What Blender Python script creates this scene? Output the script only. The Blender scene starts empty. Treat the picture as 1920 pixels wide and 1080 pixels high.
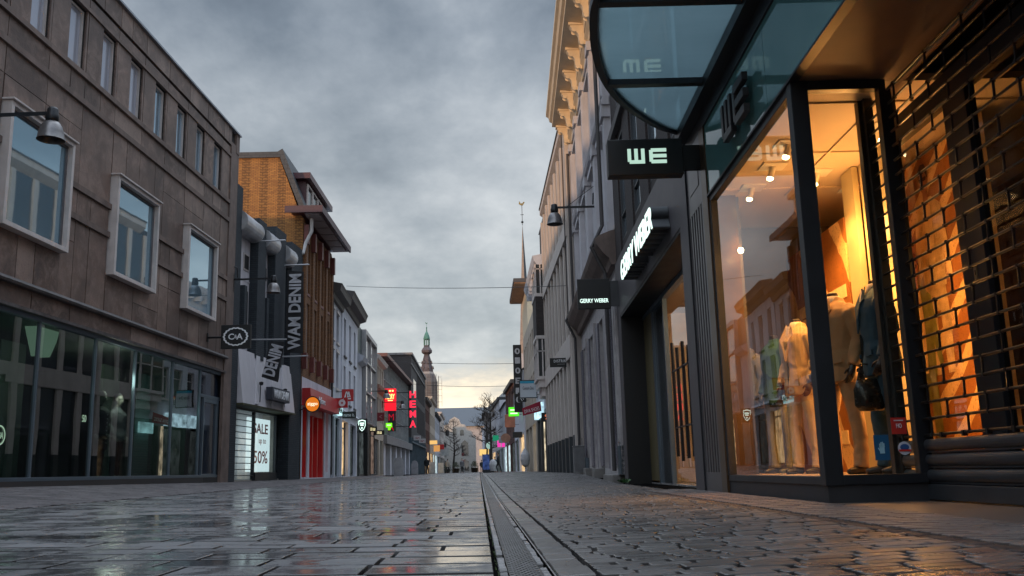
import bpy, bmesh, math, random
from mathutils import Vector, Matrix, noise
random.seed(11)
sc = bpy.context.scene
COL = sc.collection
PI = math.pi

# ---------------------------------------------------------------- camera
F_PX, PIT, ROLL, YAW, EYE = 1732.08, 0.195273, -0.026719, 0.040068, 0.36
cp, sp = math.cos(PIT), math.sin(PIT)
fw = Vector((math.sin(YAW)*cp, math.cos(YAW)*cp, sp))
r0 = Vector((math.cos(YAW), -math.sin(YAW), 0)); u0_ = r0.cross(fw)
rr = r0*math.cos(ROLL) + u0_*math.sin(ROLL)
uu = -r0*math.sin(ROLL) + u0_*math.cos(ROLL)
cam_d = bpy.data.cameras.new('camera'); cam = bpy.data.objects.new('camera', cam_d); COL.objects.link(cam)
cam_d.sensor_width = 36; cam_d.lens = F_PX/1920*36; cam_d.clip_end = 3000; cam_d.clip_start = .02
M = Matrix.Identity(4)
for i in range(3):
    M[i][0] = rr[i]; M[i][1] = uu[i]; M[i][2] = -fw[i]
M[2][3] = EYE
cam.matrix_world = M
sc.camera = cam

# ---------------------------------------------------------------- world, sun, exposure
SUN_EL, SUN_AZ = math.radians(4.0), math.radians(214)     # azimuth clockwise from +Y: behind the camera, left
w = bpy.data.worlds.new("World"); sc.world = w; w.use_nodes = True
nt = w.node_tree; N = nt.nodes; LK = nt.links; N.clear()
def nd(t, **k):
    n = N.new(t)
    for a, b in k.items(): setattr(n, a, b)
    return n
def mth(op, a, b=None):
    n = nd('ShaderNodeMath', operation=op)
    for i, v in enumerate((a, b)):
        if v is None: continue
        if isinstance(v, (int, float)): n.inputs[i].default_value = v
        else: LK.new(v, n.inputs[i])
    return n.outputs[0]
def ramp(fac, stops, interp='LINEAR'):
    n = nd('ShaderNodeValToRGB'); cr = n.color_ramp; cr.interpolation = interp
    while len(cr.elements) > 1: cr.elements.remove(cr.elements[0])
    for i, (p, c) in enumerate(stops):
        e = cr.elements[0] if i == 0 else cr.elements.new(p)
        e.position = p; e.color = (*c, 1) if len(c) == 3 else c
    LK.new(fac, n.inputs[0]); return n.outputs[0]
def mixc(fac, a, b, bt='MIX'):
    n = nd('ShaderNodeMix', data_type='RGBA', blend_type=bt)
    for i, v in zip((0, 6, 7), (fac, a, b)):
        if isinstance(v, (int, float)): n.inputs[i].default_value = v
        elif isinstance(v, tuple): n.inputs[i].default_value = (*v, 1)
        else: LK.new(v, n.inputs[i])
    return n.outputs[2]
tc = nd('ShaderNodeTexCoord'); sep = nd('ShaderNodeSeparateXYZ'); LK.new(tc.outputs['Generated'], sep.inputs[0])
X, Y, Z = sep.outputs
zz = mth('MAXIMUM', Z, 0.0); zd = mth('ADD', zz, .13)
cmb = nd('ShaderNodeCombineXYZ')
LK.new(mth('DIVIDE', X, zd), cmb.inputs[0]); LK.new(mth('MULTIPLY', mth('DIVIDE', Y, zd), .62), cmb.inputs[1])
n1 = nd('ShaderNodeTexNoise'); n1.inputs['Scale'].default_value = .8; n1.inputs['Detail'].default_value = 7; n1.inputs['Roughness'].default_value = .52; n1.inputs['Distortion'].default_value = .35
mp = nd('ShaderNodeMapping'); mp.inputs['Location'].default_value = (3.1, 7.4, 0); LK.new(cmb.outputs[0], mp.inputs[0]); LK.new(mp.outputs[0], n1.inputs[0])
n2 = nd('ShaderNodeTexNoise'); n2.inputs['Scale'].default_value = 2.4; n2.inputs['Detail'].default_value = 6; n2.inputs['Roughness'].default_value = .6; LK.new(mp.outputs[0], n2.inputs[0])
cl = mth('ADD', mth('MULTIPLY', n1.outputs[0], .68), mth('MULTIPLY', n2.outputs[0], .32))
hi = ramp(cl, [(.39, (.075, .10, .145)), (.47, (.145, .185, .24)), (.53, (.24, .285, .345)), (.61, (.42, .465, .52))])
lo = ramp(cl, [(.36, (.25, .29, .33)), (.49, (.43, .47, .50)), (.62, (.70, .71, .70))])
skyc = mixc(ramp(Z, [(.06, (1, 1, 1)), (.24, (.55, .55, .55)), (.45, (0, 0, 0))]), hi, lo)
gx = mth('MULTIPLY', mth('ADD', X, .02), 1.5); gz = mth('MULTIPLY', mth('SUBTRACT', Z, .03), 5.8)
gd = mth('SQRT', mth('ADD', mth('MULTIPLY', gx, gx), mth('MULTIPLY', gz, gz)))
gd = mth('ADD', gd, mth('MULTIPLY', mth('SUBTRACT', n2.outputs[0], .5), .7))
gf = mth('MULTIPLY', ramp(gd, [(.08, (1, 1, 1)), (.54, (0, 0, 0))], 'EASE'), mth('GREATER_THAN', Y, 0.0))
skyc = mixc(gf, skyc, (1.3, 1.04, .70))
st = nd('ShaderNodeTexSky', sky_type='NISHITA'); st.sun_disc = False; st.sun_elevation = SUN_EL; st.sun_rotation = SUN_AZ
sk = mixc(1.0, skyc, mixc(1.0, st.outputs[0], (.02, .02, .02), 'MULTIPLY'), 'ADD')
# an overcast sky is brighter overhead and, here, behind the camera
zen = mth('ADD', .74, mth('ADD', mth('MULTIPLY', ramp(Z, [(.48, (0, 0, 0)), (.82, (1, 1, 1))]), 3.7), mth('MULTIPLY', ramp(mth('MULTIPLY', Y, -1.0), [(.15, (0, 0, 0)), (.8, (1, 1, 1))]), .5)))
hs_ = nd('ShaderNodeHueSaturation'); hs_.inputs['Saturation'].default_value = .86; LK.new(sk, hs_.inputs['Color'])
bg = nd('ShaderNodeBackground'); LK.new(hs_.outputs[0], bg.inputs[0]); LK.new(zen, bg.inputs[1])
wo = nd('ShaderNodeOutputWorld'); LK.new(bg.outputs[0], wo.inputs[0])

sd = bpy.data.lights.new('sun', 'SUN'); sd.energy = 1.25; sd.angle = math.radians(1.5); sd.color = (1.0, .60, .32)
sun = bpy.data.objects.new('sun', sd); COL.objects.link(sun)
tosun = Vector((math.sin(SUN_AZ)*math.cos(SUN_EL), math.cos(SUN_AZ)*math.cos(SUN_EL), math.sin(SUN_EL)))
sun.rotation_euler = tosun.to_track_quat('Z', 'Y').to_euler(); sun.location = (0, 0, 60)
sc.render.engine = 'CYCLES'
sc.view_settings.view_transform = 'Standard'; sc.view_settings.look = 'None'; sc.view_settings.exposure = 0.65; sc.view_settings.gamma = 1
sc.cycles.max_bounces = 8; sc.cycles.transparent_max_bounces = 12

# ---------------------------------------------------------------- materials
MATS = {}
class NT:
    def __init__(s, name):
        s.m = bpy.data.materials.new(name); s.m.use_nodes = True; s.t = s.m.node_tree; s.t.nodes.clear()
        s.out = s.n('ShaderNodeOutputMaterial'); MATS[name] = s.m
    def n(s, t, ins=None, **k):
        n = s.t.nodes.new(t)
        for a, b in k.items(): setattr(n, a, b)
        for a, b in (ins or {}).items(): s.set(n.inputs[a], b)
        return n
    def set(s, inp, v):
        if isinstance(v, bpy.types.NodeSocket): s.t.links.new(v, inp)
        elif isinstance(v, tuple) and len(v) == 3 and inp.type == 'RGBA': inp.default_value = (*v, 1)
        else: inp.default_value = v
    def math(s, op, a, b=0.0):
        n = s.n('ShaderNodeMath', operation=op); s.set(n.inputs[0], a); s.set(n.inputs[1], b); return n.outputs[0]
    def mix(s, f, a, b, bt='MIX'):
        n = s.n('ShaderNodeMix', data_type='RGBA', blend_type=bt); s.set(n.inputs[0], f); s.set(n.inputs[6], a); s.set(n.inputs[7], b); return n.outputs[2]
    def ramp(s, f, stops):
        n = s.n('ShaderNodeValToRGB'); cr = n.color_ramp
        while len(cr.elements) > 1: cr.elements.remove(cr.elements[0])
        for i, (p, c) in enumerate(stops):
            e = cr.elements[0] if i == 0 else cr.elements.new(p)
            e.position = p
            if isinstance(c, (int, float)): c = (c, c, c)
            e.color = (*c, 1)
        s.set(n.inputs[0], f); return n.outputs[0]
    def obj(s, sc=(1, 1, 1)):
        t = s.n('ShaderNodeTexCoord'); m = s.n('ShaderNodeMapping'); m.inputs['Scale'].default_value = sc
        s.t.links.new(t.outputs['Object'], m.inputs[0]); return m.outputs[0]
    def noise(s, scale, detail=5, rough=.55, vec=None, dist=0):
        return s.n('ShaderNodeTexNoise', {'Scale': scale, 'Detail': detail, 'Roughness': rough, 'Distortion': dist, 'Vector': vec or s.obj()}).outputs[0]
    def bump(s, h, st=.3, d=.01):
        return s.n('ShaderNodeBump', {'Strength': st, 'Distance': d, 'Height': h}).outputs[0]
    def bsdf(s, **k):
        b = s.n('ShaderNodeBsdfPrincipled')
        for a, v in k.items(): s.set(b.inputs[a.replace('_', ' ')], v)
        s.t.links.new(b.outputs[0], s.out.inputs[0]); return b
def sh(c, f): return tuple(x*f for x in c)
def pm(name, col, rough=.6, var=.25, scale=2.5, bump=.25, metal=0.0, dirt=0.0, spec=.5, fine=40, coat=0.0):
    t = NT(name)
    nz = t.noise(scale, 6, .6)
    c = t.mix(t.ramp(nz, [(.3, 0.0), (.7, 1.0)]), sh(col, 1-var), sh(col, 1+var))
    if dirt:
        st = t.noise(1.3, 6, .65, t.obj((2.2, 2.2, .35)))
        c = t.mix(t.math('MULTIPLY', t.ramp(st, [(.5, 0.0), (.72, 1.0)]), dirt), c, sh(col, .3))
    f = t.noise(fine, 3, .6)
    k = dict(Base_Color=c, Roughness=t.math('ADD', t.math('MULTIPLY', t.math('SUBTRACT', nz, .5), .25), rough), Metallic=metal, Normal=t.bump(f, bump, .004))
    b = t.bsdf(**k); b.inputs['Specular IOR Level'].default_value = spec
    if coat: b.inputs['Coat Weight'].default_value = coat; b.inputs['Coat Roughness'].default_value = .1
    return t.m
def flat(name, col, rough=.5, metal=0.0): 
    return pm(name, col, rough, .06, 3, .04, metal)
def emit(name, col, st=1.0, var=0.0, scale=2.0):
    t = NT(name)
    c = col
    if var: c = t.mix(t.ramp(t.noise(scale, 4), [(.35, 0.0), (.65, 1.0)]), sh(col, 1-var), sh(col, 1+var))
    e = t.n('ShaderNodeEmission', {'Color': c, 'Strength': st}); t.t.links.new(e.outputs[0], t.out.inputs[0]); return t.m
def brickm(name, c1, c2, mort, bw=.21, bh=.065, rough=.8, msz=.008, bump=.5, pattern=0.0, rnd=.35):
    t = NT(name)
    o = t.n('ShaderNodeTexCoord'); s_ = t.n('ShaderNodeSeparateXYZ', {0: o.outputs['Object']})
    v = t.n('ShaderNodeCombineXYZ', {0: t.math('ADD', s_.outputs[0], s_.outputs[1]), 1: s_.outputs[2]}).outputs[0]
    b = t.n('ShaderNodeTexBrick', {'Vector': v, 'Color1': c1, 'Color2': c2, 'Mortar': mort, 'Scale': 1.0, 'Mortar Size': msz, 'Mortar Smooth': .2, 'Bias': 0.0, 'Brick Width': bw, 'Row Height': bh})
    c = b.outputs[0]
    nz = t.noise(1.6, 6, .65)
    c = t.mix(t.ramp(nz, [(.3, 0.0), (.7, rnd)]), c, sh(c1, .45))
    hgt = t.math('ADD', t.math('MULTIPLY', b.outputs[1], -1.0), t.math('MULTIPLY', t.noise(60, 3), .4))
    if pattern:    # recessed headers laid in vertical stripes
        b2 = t.n('ShaderNodeTexBrick', {'Vector': v, 'Color1': (0, 0, 0), 'Color2': (0, 0, 0), 'Mortar': (1, 1, 1), 'Scale': 1.0, 'Mortar Size': .03, 'Mortar Smooth': .0, 'Bias': 0.0, 'Brick Width': bw*1.5, 'Row Height': bh*2})
        s2 = t.math('GREATER_THAN', t.math('SINE', t.math('MULTIPLY', s_.outputs[1], 9.0)), .1)
        c = t.mix(t.math('MULTIPLY', t.math('MULTIPLY', b2.outputs[1], s2), pattern), c, sh(c1, .18))
    t.bsdf(Base_Color=c, Roughness=rough, Normal=t.bump(hgt, bump, .008)); return t.m
def islandm(name, c1, c2, rough=.7, bump=.4, stain=.5, spec=.5, wet=False, fine=90, stainscale=1.1):
    t = NT(name)
    g = t.n('ShaderNodeNewGeometry')
    nz = t.noise(stainscale, 7, .66, dist=.4)
    c = t.mix(g.outputs['Random Per Island'], c1, c2)
    c = t.mix(t.math('MULTIPLY', t.ramp(nz, [(.42, 0.0), (.68, 1.0)]), stain), c, sh(c1, .4))
    f = t.noise(fine, 4, .7)
    if wet:
        n2 = t.noise(1.7, 6, .62, t.obj((1.0, .75, 1)), .5)
        n3 = t.noise(9, 4, .6)
        a = t.math('ADD', t.math('ADD', t.math('MULTIPLY', n2, .72), t.math('MULTIPLY', n3, .28)), t.math('MULTIPLY', t.math('SUBTRACT', g.outputs['Random Per Island'], .5), .07))
        rg = t.ramp(a, wet)
        bs = t.math('MULTIPLY', rg, bump)
        t.bsdf(Base_Color=c, Roughness=rg, Normal=t.bump(f, bs, .004)).inputs['Specular IOR Level'].default_value = spec
    else:
        t.bsdf(Base_Color=c, Roughness=rough, Normal=t.bump(t.math('ADD', f, t.noise(8, 5)), bump, .006)).inputs['Specular IOR Level'].default_value = spec
    return t.m
def glassm(name, tint=(.9, .95, .93), ior=1.6, rough=.0, extra=.03):
    t = NT(name)
    tr = t.n('ShaderNodeBsdfTransparent', {'Color': tint}); gl = t.n('ShaderNodeBsdfGlossy', {'Color': (1, 1, 1), 'Roughness': rough})
    nz = t.noise(.8, 2, .5)
    t.set(gl.inputs['Normal'], t.bump(nz, .05, .02))
    g_ = t.n('ShaderNodeNewGeometry'); fr = t.math('MULTIPLY', t.n('ShaderNodeFresnel', {'IOR': ior}).outputs[0], t.math('SUBTRACT', 1.0, g_.outputs['Backfacing']))
    mx = t.n('ShaderNodeMixShader', {0: t.math('ADD', fr, extra), 1: tr.outputs[0], 2: gl.outputs[0]})
    t.t.links.new(mx.outputs[0], t.out.inputs[0]); return t.m
def panem(name, col=(.012, .018, .022), rough=.02, ior=1.9, wob=.06):
    t = NT(name); nz = t.noise(.9, 2, .5); n2 = t.noise(1.4, 3, .5)
    b = t.bsdf(Base_Color=t.mix(n2, sh(col, .5), sh(col, 1.6)), Roughness=rough, IOR=ior, Normal=t.bump(nz, wob, .02)); return t.m

def stonem():
    t = NT('travertine_cladding'); g = t.n('ShaderNodeNewGeometry'); r = g.outputs['Random Per Island']
    c = t.ramp(r, [(0.0, (.062, .037, .028)), (.35, (.125, .078, .060)), (.7, (.17, .112, .088)), (1.0, (.27, .195, .162))])
    big_ = t.noise(.55, 5, .6); mid = t.noise(2.6, 8, .72, dist=1.2); stk = t.noise(1.0, 7, .7, t.obj((1.7, 1.7, .7)), 1.0); pits = t.noise(26, 4, .7)
    c = t.mix(t.ramp(mid, [(.44, 0.0), (.60, .55)]), c, (.30, .215, .18), 'MIX'); c = t.mix(t.ramp(big_, [(.44, 0.0), (.58, .7)]), c, (.07, .045, .037))
    c = t.mix(t.ramp(stk, [(.54, 0.0), (.68, .7)]), c, (.065, .045, .04)); c = t.mix(t.ramp(pits, [(.58, 0.0), (.68, .6)]), c, (.045, .03, .027))
    t.bsdf(Base_Color=c, Roughness=t.math('ADD', t.math('MULTIPLY', mid, .3), .35), Normal=t.bump(t.math('ADD', pits, mid), .6, .006)); return t.m
stone = stonem()
stone_dk = pm('ledge_stone', (.15, .108, .092), .7, .3, 3, .5, dirt=.6)
backing = pm('dark_joint_backing', (.02, .017, .016), .9, .2)
alu_w = pm('pale_window_frame', (.52, .47, .45), .5, .12, 4, .1, dirt=.25)
alu_g = pm('grey_blue_aluminium', (.13, .17, .21), .35, .12, 2, .05, .6)
alu_d = pm('dark_aluminium', (.028, .031, .037), .42, .15, 2, .08, .4)
blackp = pm('black_paint', (.006, .0065, .0075), .5, .2, 3, .08)
ironp = pm('dark_iron', (.02, .021, .024), .4, .2, 5, .1, .5)
lampm = pm('aged_lamp_metal', (.16, .15, .15), .38, .35, 6, .1, .7)
shop_glass = glassm('shop_glass', (.42, .52, .50), 1.9)
clear_glass = glassm('clear_display_glass', (.95, .97, .95), 1.42, extra=.01)
pane = panem('upper_window_pane')
def coated(name, col, metal, rough=.02, wob=.03):
    t = NT(name); t.bsdf(Base_Color=col, Metallic=metal, Roughness=rough, IOR=1.7, Normal=t.bump(t.noise(.9, 2), wob, .02)); return t.m
coated('curtained_pane', (.50, .52, .60), .5, .12, .1); coated('large_pane', (.30, .46, .56), .75); coated('sky_pane', (.62, .76, .84), .9); coated('upper_sky_pane', (.42, .56, .68), .7); pane_l = MATS['curtained_pane']
dkbrick = brickm('blue_black_brick', (.02, .028, .038), (.035, .045, .055), (.008, .01, .012), .21, .065)
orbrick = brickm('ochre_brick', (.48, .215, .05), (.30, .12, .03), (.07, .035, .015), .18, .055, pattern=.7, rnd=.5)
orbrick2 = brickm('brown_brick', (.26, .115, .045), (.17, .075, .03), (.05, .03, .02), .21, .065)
brnbrick = brickm('dark_brown_brick', (.045, .032, .030), (.028, .021, .021), (.012, .01, .01), .21, .065)
redbrick = brickm('red_brick', (.14, .055, .04), (.1, .04, .03), (.08, .07, .065), .21, .065)
slate = brickm('slate_tiles', (.035, .04, .047), (.022, .026, .032), (.008, .009, .01), .28, .2, .5)
greentile = brickm('green_roof_tiles', (.03, .055, .058), (.02, .04, .045), (.006, .01, .012), .3, .3, .45)
whitep = pm('white_render', (.56, .57, .63), .75, .1, 1.2, .2, dirt=.35)
greyw = pm('pale_grey_render', (.48, .49, .54), .75, .12, 1.5, .2, dirt=.35)
creamw = pm('cream_render', (.42, .36, .30), .7, .12, 1.5, .2, dirt=.35)
beigew = pm('beige_panel', (.50, .44, .40), .65, .12, 1.5, .25, dirt=.2)
cornm = pm('cream_cornice', (.66, .54, .38), .6, .1, 3, .15, dirt=.15)
surrm = pm('grey_painted_surround', (.46, .45, .48), .6, .12, 2, .15, dirt=.3)
darktrim = pm('dark_cornice_trim', (.05, .045, .045), .6, .2, 2, .2)
wampanel = pm('pale_panel', (.52, .50, .53), .55, .08, 1.2, .12, dirt=.3)
gwpaint = pm('mauve_grey_panel', (.078, .069, .074), .5, .1, 1.0, .12)
granite = pm('speckled_granite', (.15, .14, .165), .45, .55, 30, .2)
limest = pm('grey_limestone', (.42, .39, .39), .7, .22, 3, .3, dirt=.45)
burg = pm('burgundy_paint', (.06, .014, .022), .4, .15, 2, .1)
duct = pm('silver_duct', (.5, .5, .52), .35, .25, 1.5, .1, .75)
redp = pm('red_paint', (.45, .015, .018), .4, .1, 2, .05)
concrete = pm('concrete', (.2, .19, .19), .8, .2, 3, .4, dirt=.4)
whitel = flat('white_lettering', (.75, .75, .77), .5)
glowgreen = emit('pale_green_letters', (.42, .62, .52), .75)
glowwhite = emit('white_lit_letters', (.75, 1.0, .92), 1.0)
glowred = emit('red_neon_letters', (1.0, .03, .07), .95)
def litshop(name, col, st): return emit(name, col, st, .7, 2.2)
lit_warm = litshop('warm_lit_interior', (1.0, .68, .36), .55)
lit_cool = litshop('cool_lit_interior', (.75, .95, 1.0), .5)
lit_dim = litshop('dim_interior', (.5, .6, .62), .06)

# ---------------------------------------------------------------- object helpers
def tag(o, label=None, cat=None, group=None, kind=None):
    if label: o['label'] = label
    if cat: o['category'] = cat
    if group: o['group'] = group
    if kind: o['kind'] = kind
    return o
class MB:
    """collects faces; x along the facade (away from the camera), w outward to the street, z up"""
    def __init__(s, side=1): s.v = []; s.f = []; s.side = side
    def P(s, x, w, z): s.v.append((x, w*s.side, z)); return len(s.v)-1
    def poly(s, pts): s.f.append([s.P(*p) for p in pts])
    def box(s, x0, x1, w0, w1, z0, z1):
        i = [s.P(x, w_, z) for z in (z0, z1) for x, w_ in ((x0, w0), (x1, w0), (x1, w1), (x0, w1))]
        for q in ((0, 1, 2, 3), (4, 5, 6, 7), (0, 1, 5, 4), (1, 2, 6, 5), (2, 3, 7, 6), (3, 0, 4, 7)): s.f.append([i[k] for k in q])
    def extr(s, pts, vec):
        """closed polygon pts [(x,w,z)] extruded by vec"""
        a = [s.P(*p) for p in pts]; b = [s.P(p[0]+vec[0], p[1]+vec[1], p[2]+vec[2]) for p in pts]
        s.f.append(a); s.f.append(b[::-1]); n = len(a)
        for k in range(n): s.f.append([a[k], a[(k+1) % n], b[(k+1) % n], b[k]])
    def prof(s, prof, x0, x1):   # profile in (w,z) run along x
        s.extr([(x0, a, b) for a, b in prof], (x1-x0, 0, 0))
    def tube(s, pts, r, n=8, caps=True):
        rings = []
        pts = [Vector(p) for p in pts]
        for k, p in enumerate(pts):
            d = (pts[min(k+1, len(pts)-1)] - pts[max(k-1, 0)]).normalized()
            a = d.orthogonal().normalized() if k == 0 else (a - d*a.dot(d)).normalized()
            b = d.cross(a); rk = r[k] if isinstance(r, (list, tuple)) else r
            rings.append([s.P(*(p + (a*math.cos(t*2*PI/n) + b*math.sin(t*2*PI/n))*rk)) for t in range(n)])
        for A, B in zip(rings, rings[1:]):
            for t in range(n): s.f.append([A[t], A[(t+1) % n], B[(t+1) % n], B[t]])
        if caps: s.f.append(rings[0][::-1]); s.f.append(rings[-1])
    def lathe(s, prof, c=(0, 0, 0), n=16):   # profile (r, z)
        rings = [[s.P(c[0]+r*math.cos(t*2*PI/n), c[1]+r*math.sin(t*2*PI/n), c[2]+z) for t in range(n)] for r, z in prof]
        for A, B in zip(rings, rings[1:]):
            for t in range(n): s.f.append([A[t], A[(t+1) % n], B[(t+1) % n], B[t]])
        s.f.append(rings[0][::-1]); s.f.append(rings[-1])
    def build(s, name, mat, parent=None, smooth=False, bevel=0, fix=True):
        me = bpy.data.meshes.new(name); me.from_pydata(s.v, [], s.f)
        if fix:
            bm = bmesh.new(); bm.from_mesh(me); bmesh.ops.recalc_face_normals(bm, faces=bm.faces); bm.to_mesh(me); bm.free()
        me.materials.append(mat)
        if smooth: me.shade_smooth()
        o = bpy.data.objects.new(name, me); COL.objects.link(o)
        if parent: o.parent = parent
        if bevel:
            m = o.modifiers.new('bevel', 'BEVEL'); m.width = bevel; m.segments = 2; m.limit_method = 'ANGLE'
        return o
def empty(name, label=None, cat=None, loc=(0, 0, 0), rz=0, group=None, parent=None):
    o = bpy.data.objects.new(name, None); COL.objects.link(o); o.location = loc; o.rotation_euler = (0, 0, rz); o.empty_display_size = .2
    if parent: o.parent = parent
    return tag(o, label, cat, group)
class Fr:
    """facade line: origin, azimuth a (from +Y to +X), side +1 = right of the street, -1 = left"""
    def __init__(s, x, y, a, side): s.o = Vector((x, y)); s.a = a; s.side = side; s.d = Vector((math.sin(a), math.cos(a))); s.n = Vector((-math.cos(a), math.sin(a)))*side
    def pt(s, u, w=0): return s.o + s.d*u + s.n*w
    def thing(s, name, label, cat, u=0, w=0, z=0, group=None):
        p = s.pt(u, w); o = empty(name, label, cat, (p.x, p.y, z), PI/2-s.a, group); o['_s'] = s.side; return o
    def sub(s, u, w=0): p = s.pt(u, w); return Fr(p.x, p.y, s.a, s.side)
    def mb(s): return MB(s.side)
def text(name, txt, mat, parent, W=None, H=None, mode='blade', side=1, x=0, w=0, z=0, depth=.01, bold=.0, spacing=1.0, shear=0.0, rot=0.0):
    """flat raised lettering, centred at (x,w,z); mode blade: faces the camera end of the street, wall: faces outward"""
    c = bpy.data.curves.new(name, 'FONT'); c.body = txt; c.extrude = .5; c.offset = bold; c.space_character = spacing; c.shear = shear; c.align_x = 'CENTER'; c.space_line = .85
    c.resolution_u = 3
    o = bpy.data.objects.new(name, c); COL.objects.link(o)
    dg = bpy.context.evaluated_depsgraph_get(); me = bpy.data.meshes.new_from_object(o.evaluated_get(dg))
    bpy.data.objects.remove(o); bpy.data.curves.remove(c)
    xs = [v.co.x for v in me.vertices]; ys = [v.co.y for v in me.vertices]
    cx, cy = (min(xs)+max(xs))/2, (min(ys)+max(ys))/2; bw, bh = max(xs)-min(xs), max(ys)-min(ys)
    sx = (W/bw) if W else None; sy = (H/bh) if H else None
    sx = sx or sy; sy = sy or sx
    ca, sa = math.cos(rot), math.sin(rot)
    for v in me.vertices:
        a, b, d = (v.co.x-cx)*sx, (v.co.y-cy)*sy, v.co.z*depth
        a, b = a*ca-b*sa, a*sa+b*ca
        if mode == 'blade': v.co = (x-d, w*side-a, z+b)
        else: v.co = (x-a*side, w*side+d*side, z+b)
    me.materials.clear(); me.materials.append(mat); me.name = name
    bm = bmesh.new(); bm.from_mesh(me); bmesh.ops.recalc_face_normals(bm, faces=bm.faces); bm.to_mesh(me); bm.free()
    o = bpy.data.objects.new(name, me); COL.objects.link(o); o.parent = parent; return o

def wall(fr, par, u0, u1, z0, z1, holes, mat, depth=8.0, name='wall', rev=.22, w=0.0):
    """front with openings and reveals, plus ends, roof and back"""
    m = fr.mb()
    us = sorted({u0, u1, *[h[0] for h in holes], *[h[1] for h in holes]}); zs = sorted({z0, z1, *[h[2] for h in holes], *[h[3] for h in holes]})
    us = [u for u in us if u0 <= u <= u1]; zs = [z for z in zs if z0 <= z <= z1]
    for a, b in zip(us, us[1:]):
        for c, d in zip(zs, zs[1:]):
            if any(h[0]-1e-6 <= a and b <= h[1]+1e-6 and h[2]-1e-6 <= c and d <= h[3]+1e-6 for h in holes): continue
            m.poly([(a, w, c), (b, w, c), (b, w, d), (a, w, d)])
    for a, b, c, d in holes:
        v = w-rev
        m.poly([(a, w, c), (a, v, c), (a, v, d), (a, w, d)]); m.poly([(b, w, c), (b, v, c), (b, v, d), (b, w, d)])
        m.poly([(a, w, c), (b, w, c), (b, v, c), (a, v, c)]); m.poly([(a, w, d), (b, w, d), (b, v, d), (a, v, d)])
    if depth:
        D = w-depth
        m.poly([(u0, w, z0), (u0, D, z0), (u0, D, z1), (u0, w, z1)]); m.poly([(u1, w, z0), (u1, D, z0), (u1, D, z1), (u1, w, z1)])
        m.poly([(u0, w, z1), (u1, w, z1), (u1, D, z1), (u0, D, z1)]); m.poly([(u0, D, z0), (u1, D, z0), (u1, D, z1), (u0, D, z1)])
    return m.build(name, mat, par, fix=False)
_wc = {}
def window(fr, par, u, z, W, H, dep=.14, fwid=.055, nx=1, nz=(), fmat=None, gmat=None, sill=None, name='window', head=None, proud=0.0, w=0.0):
    fmat = fmat or alu_w; gmat = gmat or pane
    key = (round(W, 2), round(H, 2), fwid, nx, tuple(nz), fr.side, fmat.name, gmat.name, bool(sill), bool(head), proud, dep)
    if key not in _wc:
        m = fr.mb(); t = fwid
        m.box(0, t, -.03, .035+proud, 0, H); m.box(W-t, W, -.03, .035+proud, 0, H); m.box(t, W-t, -.03, .033+proud, 0, t); m.box(t, W-t, -.03, .033+proud, H-t, H)
        for k in range(1, nx): m.box(W*k/nx-t*.35, W*k/nx+t*.35, -.02, .024, t, H-t)
        for q in nz: m.box(t, W-t, -.02, .027, H*q-t*.35, H*q+t*.35)
        f = m.build(name, fmat, None).data
        g = fr.mb(); g.box(t*.8, W-t*.8, -.022, -.01, t*.8, H-t*.8); gd = g.build('pane', gmat, None).data
        sdat = hdat = None
        if sill: q = fr.mb(); q.box(-.06, W+.06, 0, dep+.07, -.09, -.003); sdat = q.build('sill', sill, None).data
        if head: q = fr.mb(); q.box(-.08, W+.08, dep-.02, dep+.06, H+.02, H+.16); hdat = q.build('lintel', head, None).data
        for d in (f, gd, sdat, hdat):
            if d:
                for o in [o for o in bpy.data.objects if o.data is d]: bpy.data.objects.remove(o)
        _wc[key] = (f, gd, sdat, hdat)
    f, gd, sdat, hdat = _wc[key]
    o = bpy.data.objects.new(name, f); COL.objects.link(o); o.parent = par; o.location = (u, (w-dep)*fr.side, z)
    for nm, d in (('pane', gd), ('sill', sdat), ('lintel', hdat)):
        if d: c = bpy.data.objects.new(nm, d); COL.objects.link(c); c.parent = o
    return o
def lightpt(name, loc, energy, col, size=.04, spot=None, aim=None, parent=None):
    l = bpy.data.lights.new(name, 'SPOT' if spot else 'POINT'); l.energy = energy; l.color = col; l.shadow_soft_size = size
    if spot: l.spot_size = math.radians(spot); l.spot_blend = .6
    o = bpy.data.objects.new(name, l); COL.objects.link(o); o.location = loc
    if aim: o.rotation_euler = (Vector(loc)-Vector(aim)).to_track_quat('Z', 'Y').to_euler()
    if parent: o.parent = parent
    return o

# ---------------------------------------------------------------- ground
def lin(x, pts):
    if x <= pts[0][0]: return pts[0][1]
    for (a, b), (c, d) in zip(pts, pts[1:]):
        if x <= c: return b+(d-b)*(x-a)/(c-a)
    return pts[-1][1]
LX = [(-20, -10.2), (27.9, -7.30), (35, -6.6), (41, -6.5), (61, -6.9), (184, -7.0)]
RX = [(-20, 1.6), (30, 3.47), (42, 3.2), (120, 3.0)]
EX = [(-20, -4.2), (10, -5.03), (22, -5.6), (40, -5.5), (120, -5.5)]
def G(x, y):
    xl, xe, xr = lin(y, LX), lin(y, EX), lin(y, RX)
    zl = lin(y, [(14, .32), (28, .25), (60, .3)]); ze = lin(y, [(25, .09), (60, .2), (120, .27)]); zc = lin(y, [(12, 0), (40, .12), (70, .22), (120, .28)]); zr = lin(y, [(19, .06), (31, .25), (60, .29), (120, .3)])
    if xe-xl < .4: xl = xe-.4
    return lin(x, [(xl, zl), (xe, ze), (0.0, zc), (xr, zr), (xr+8, max(zr, .06))])
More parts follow.
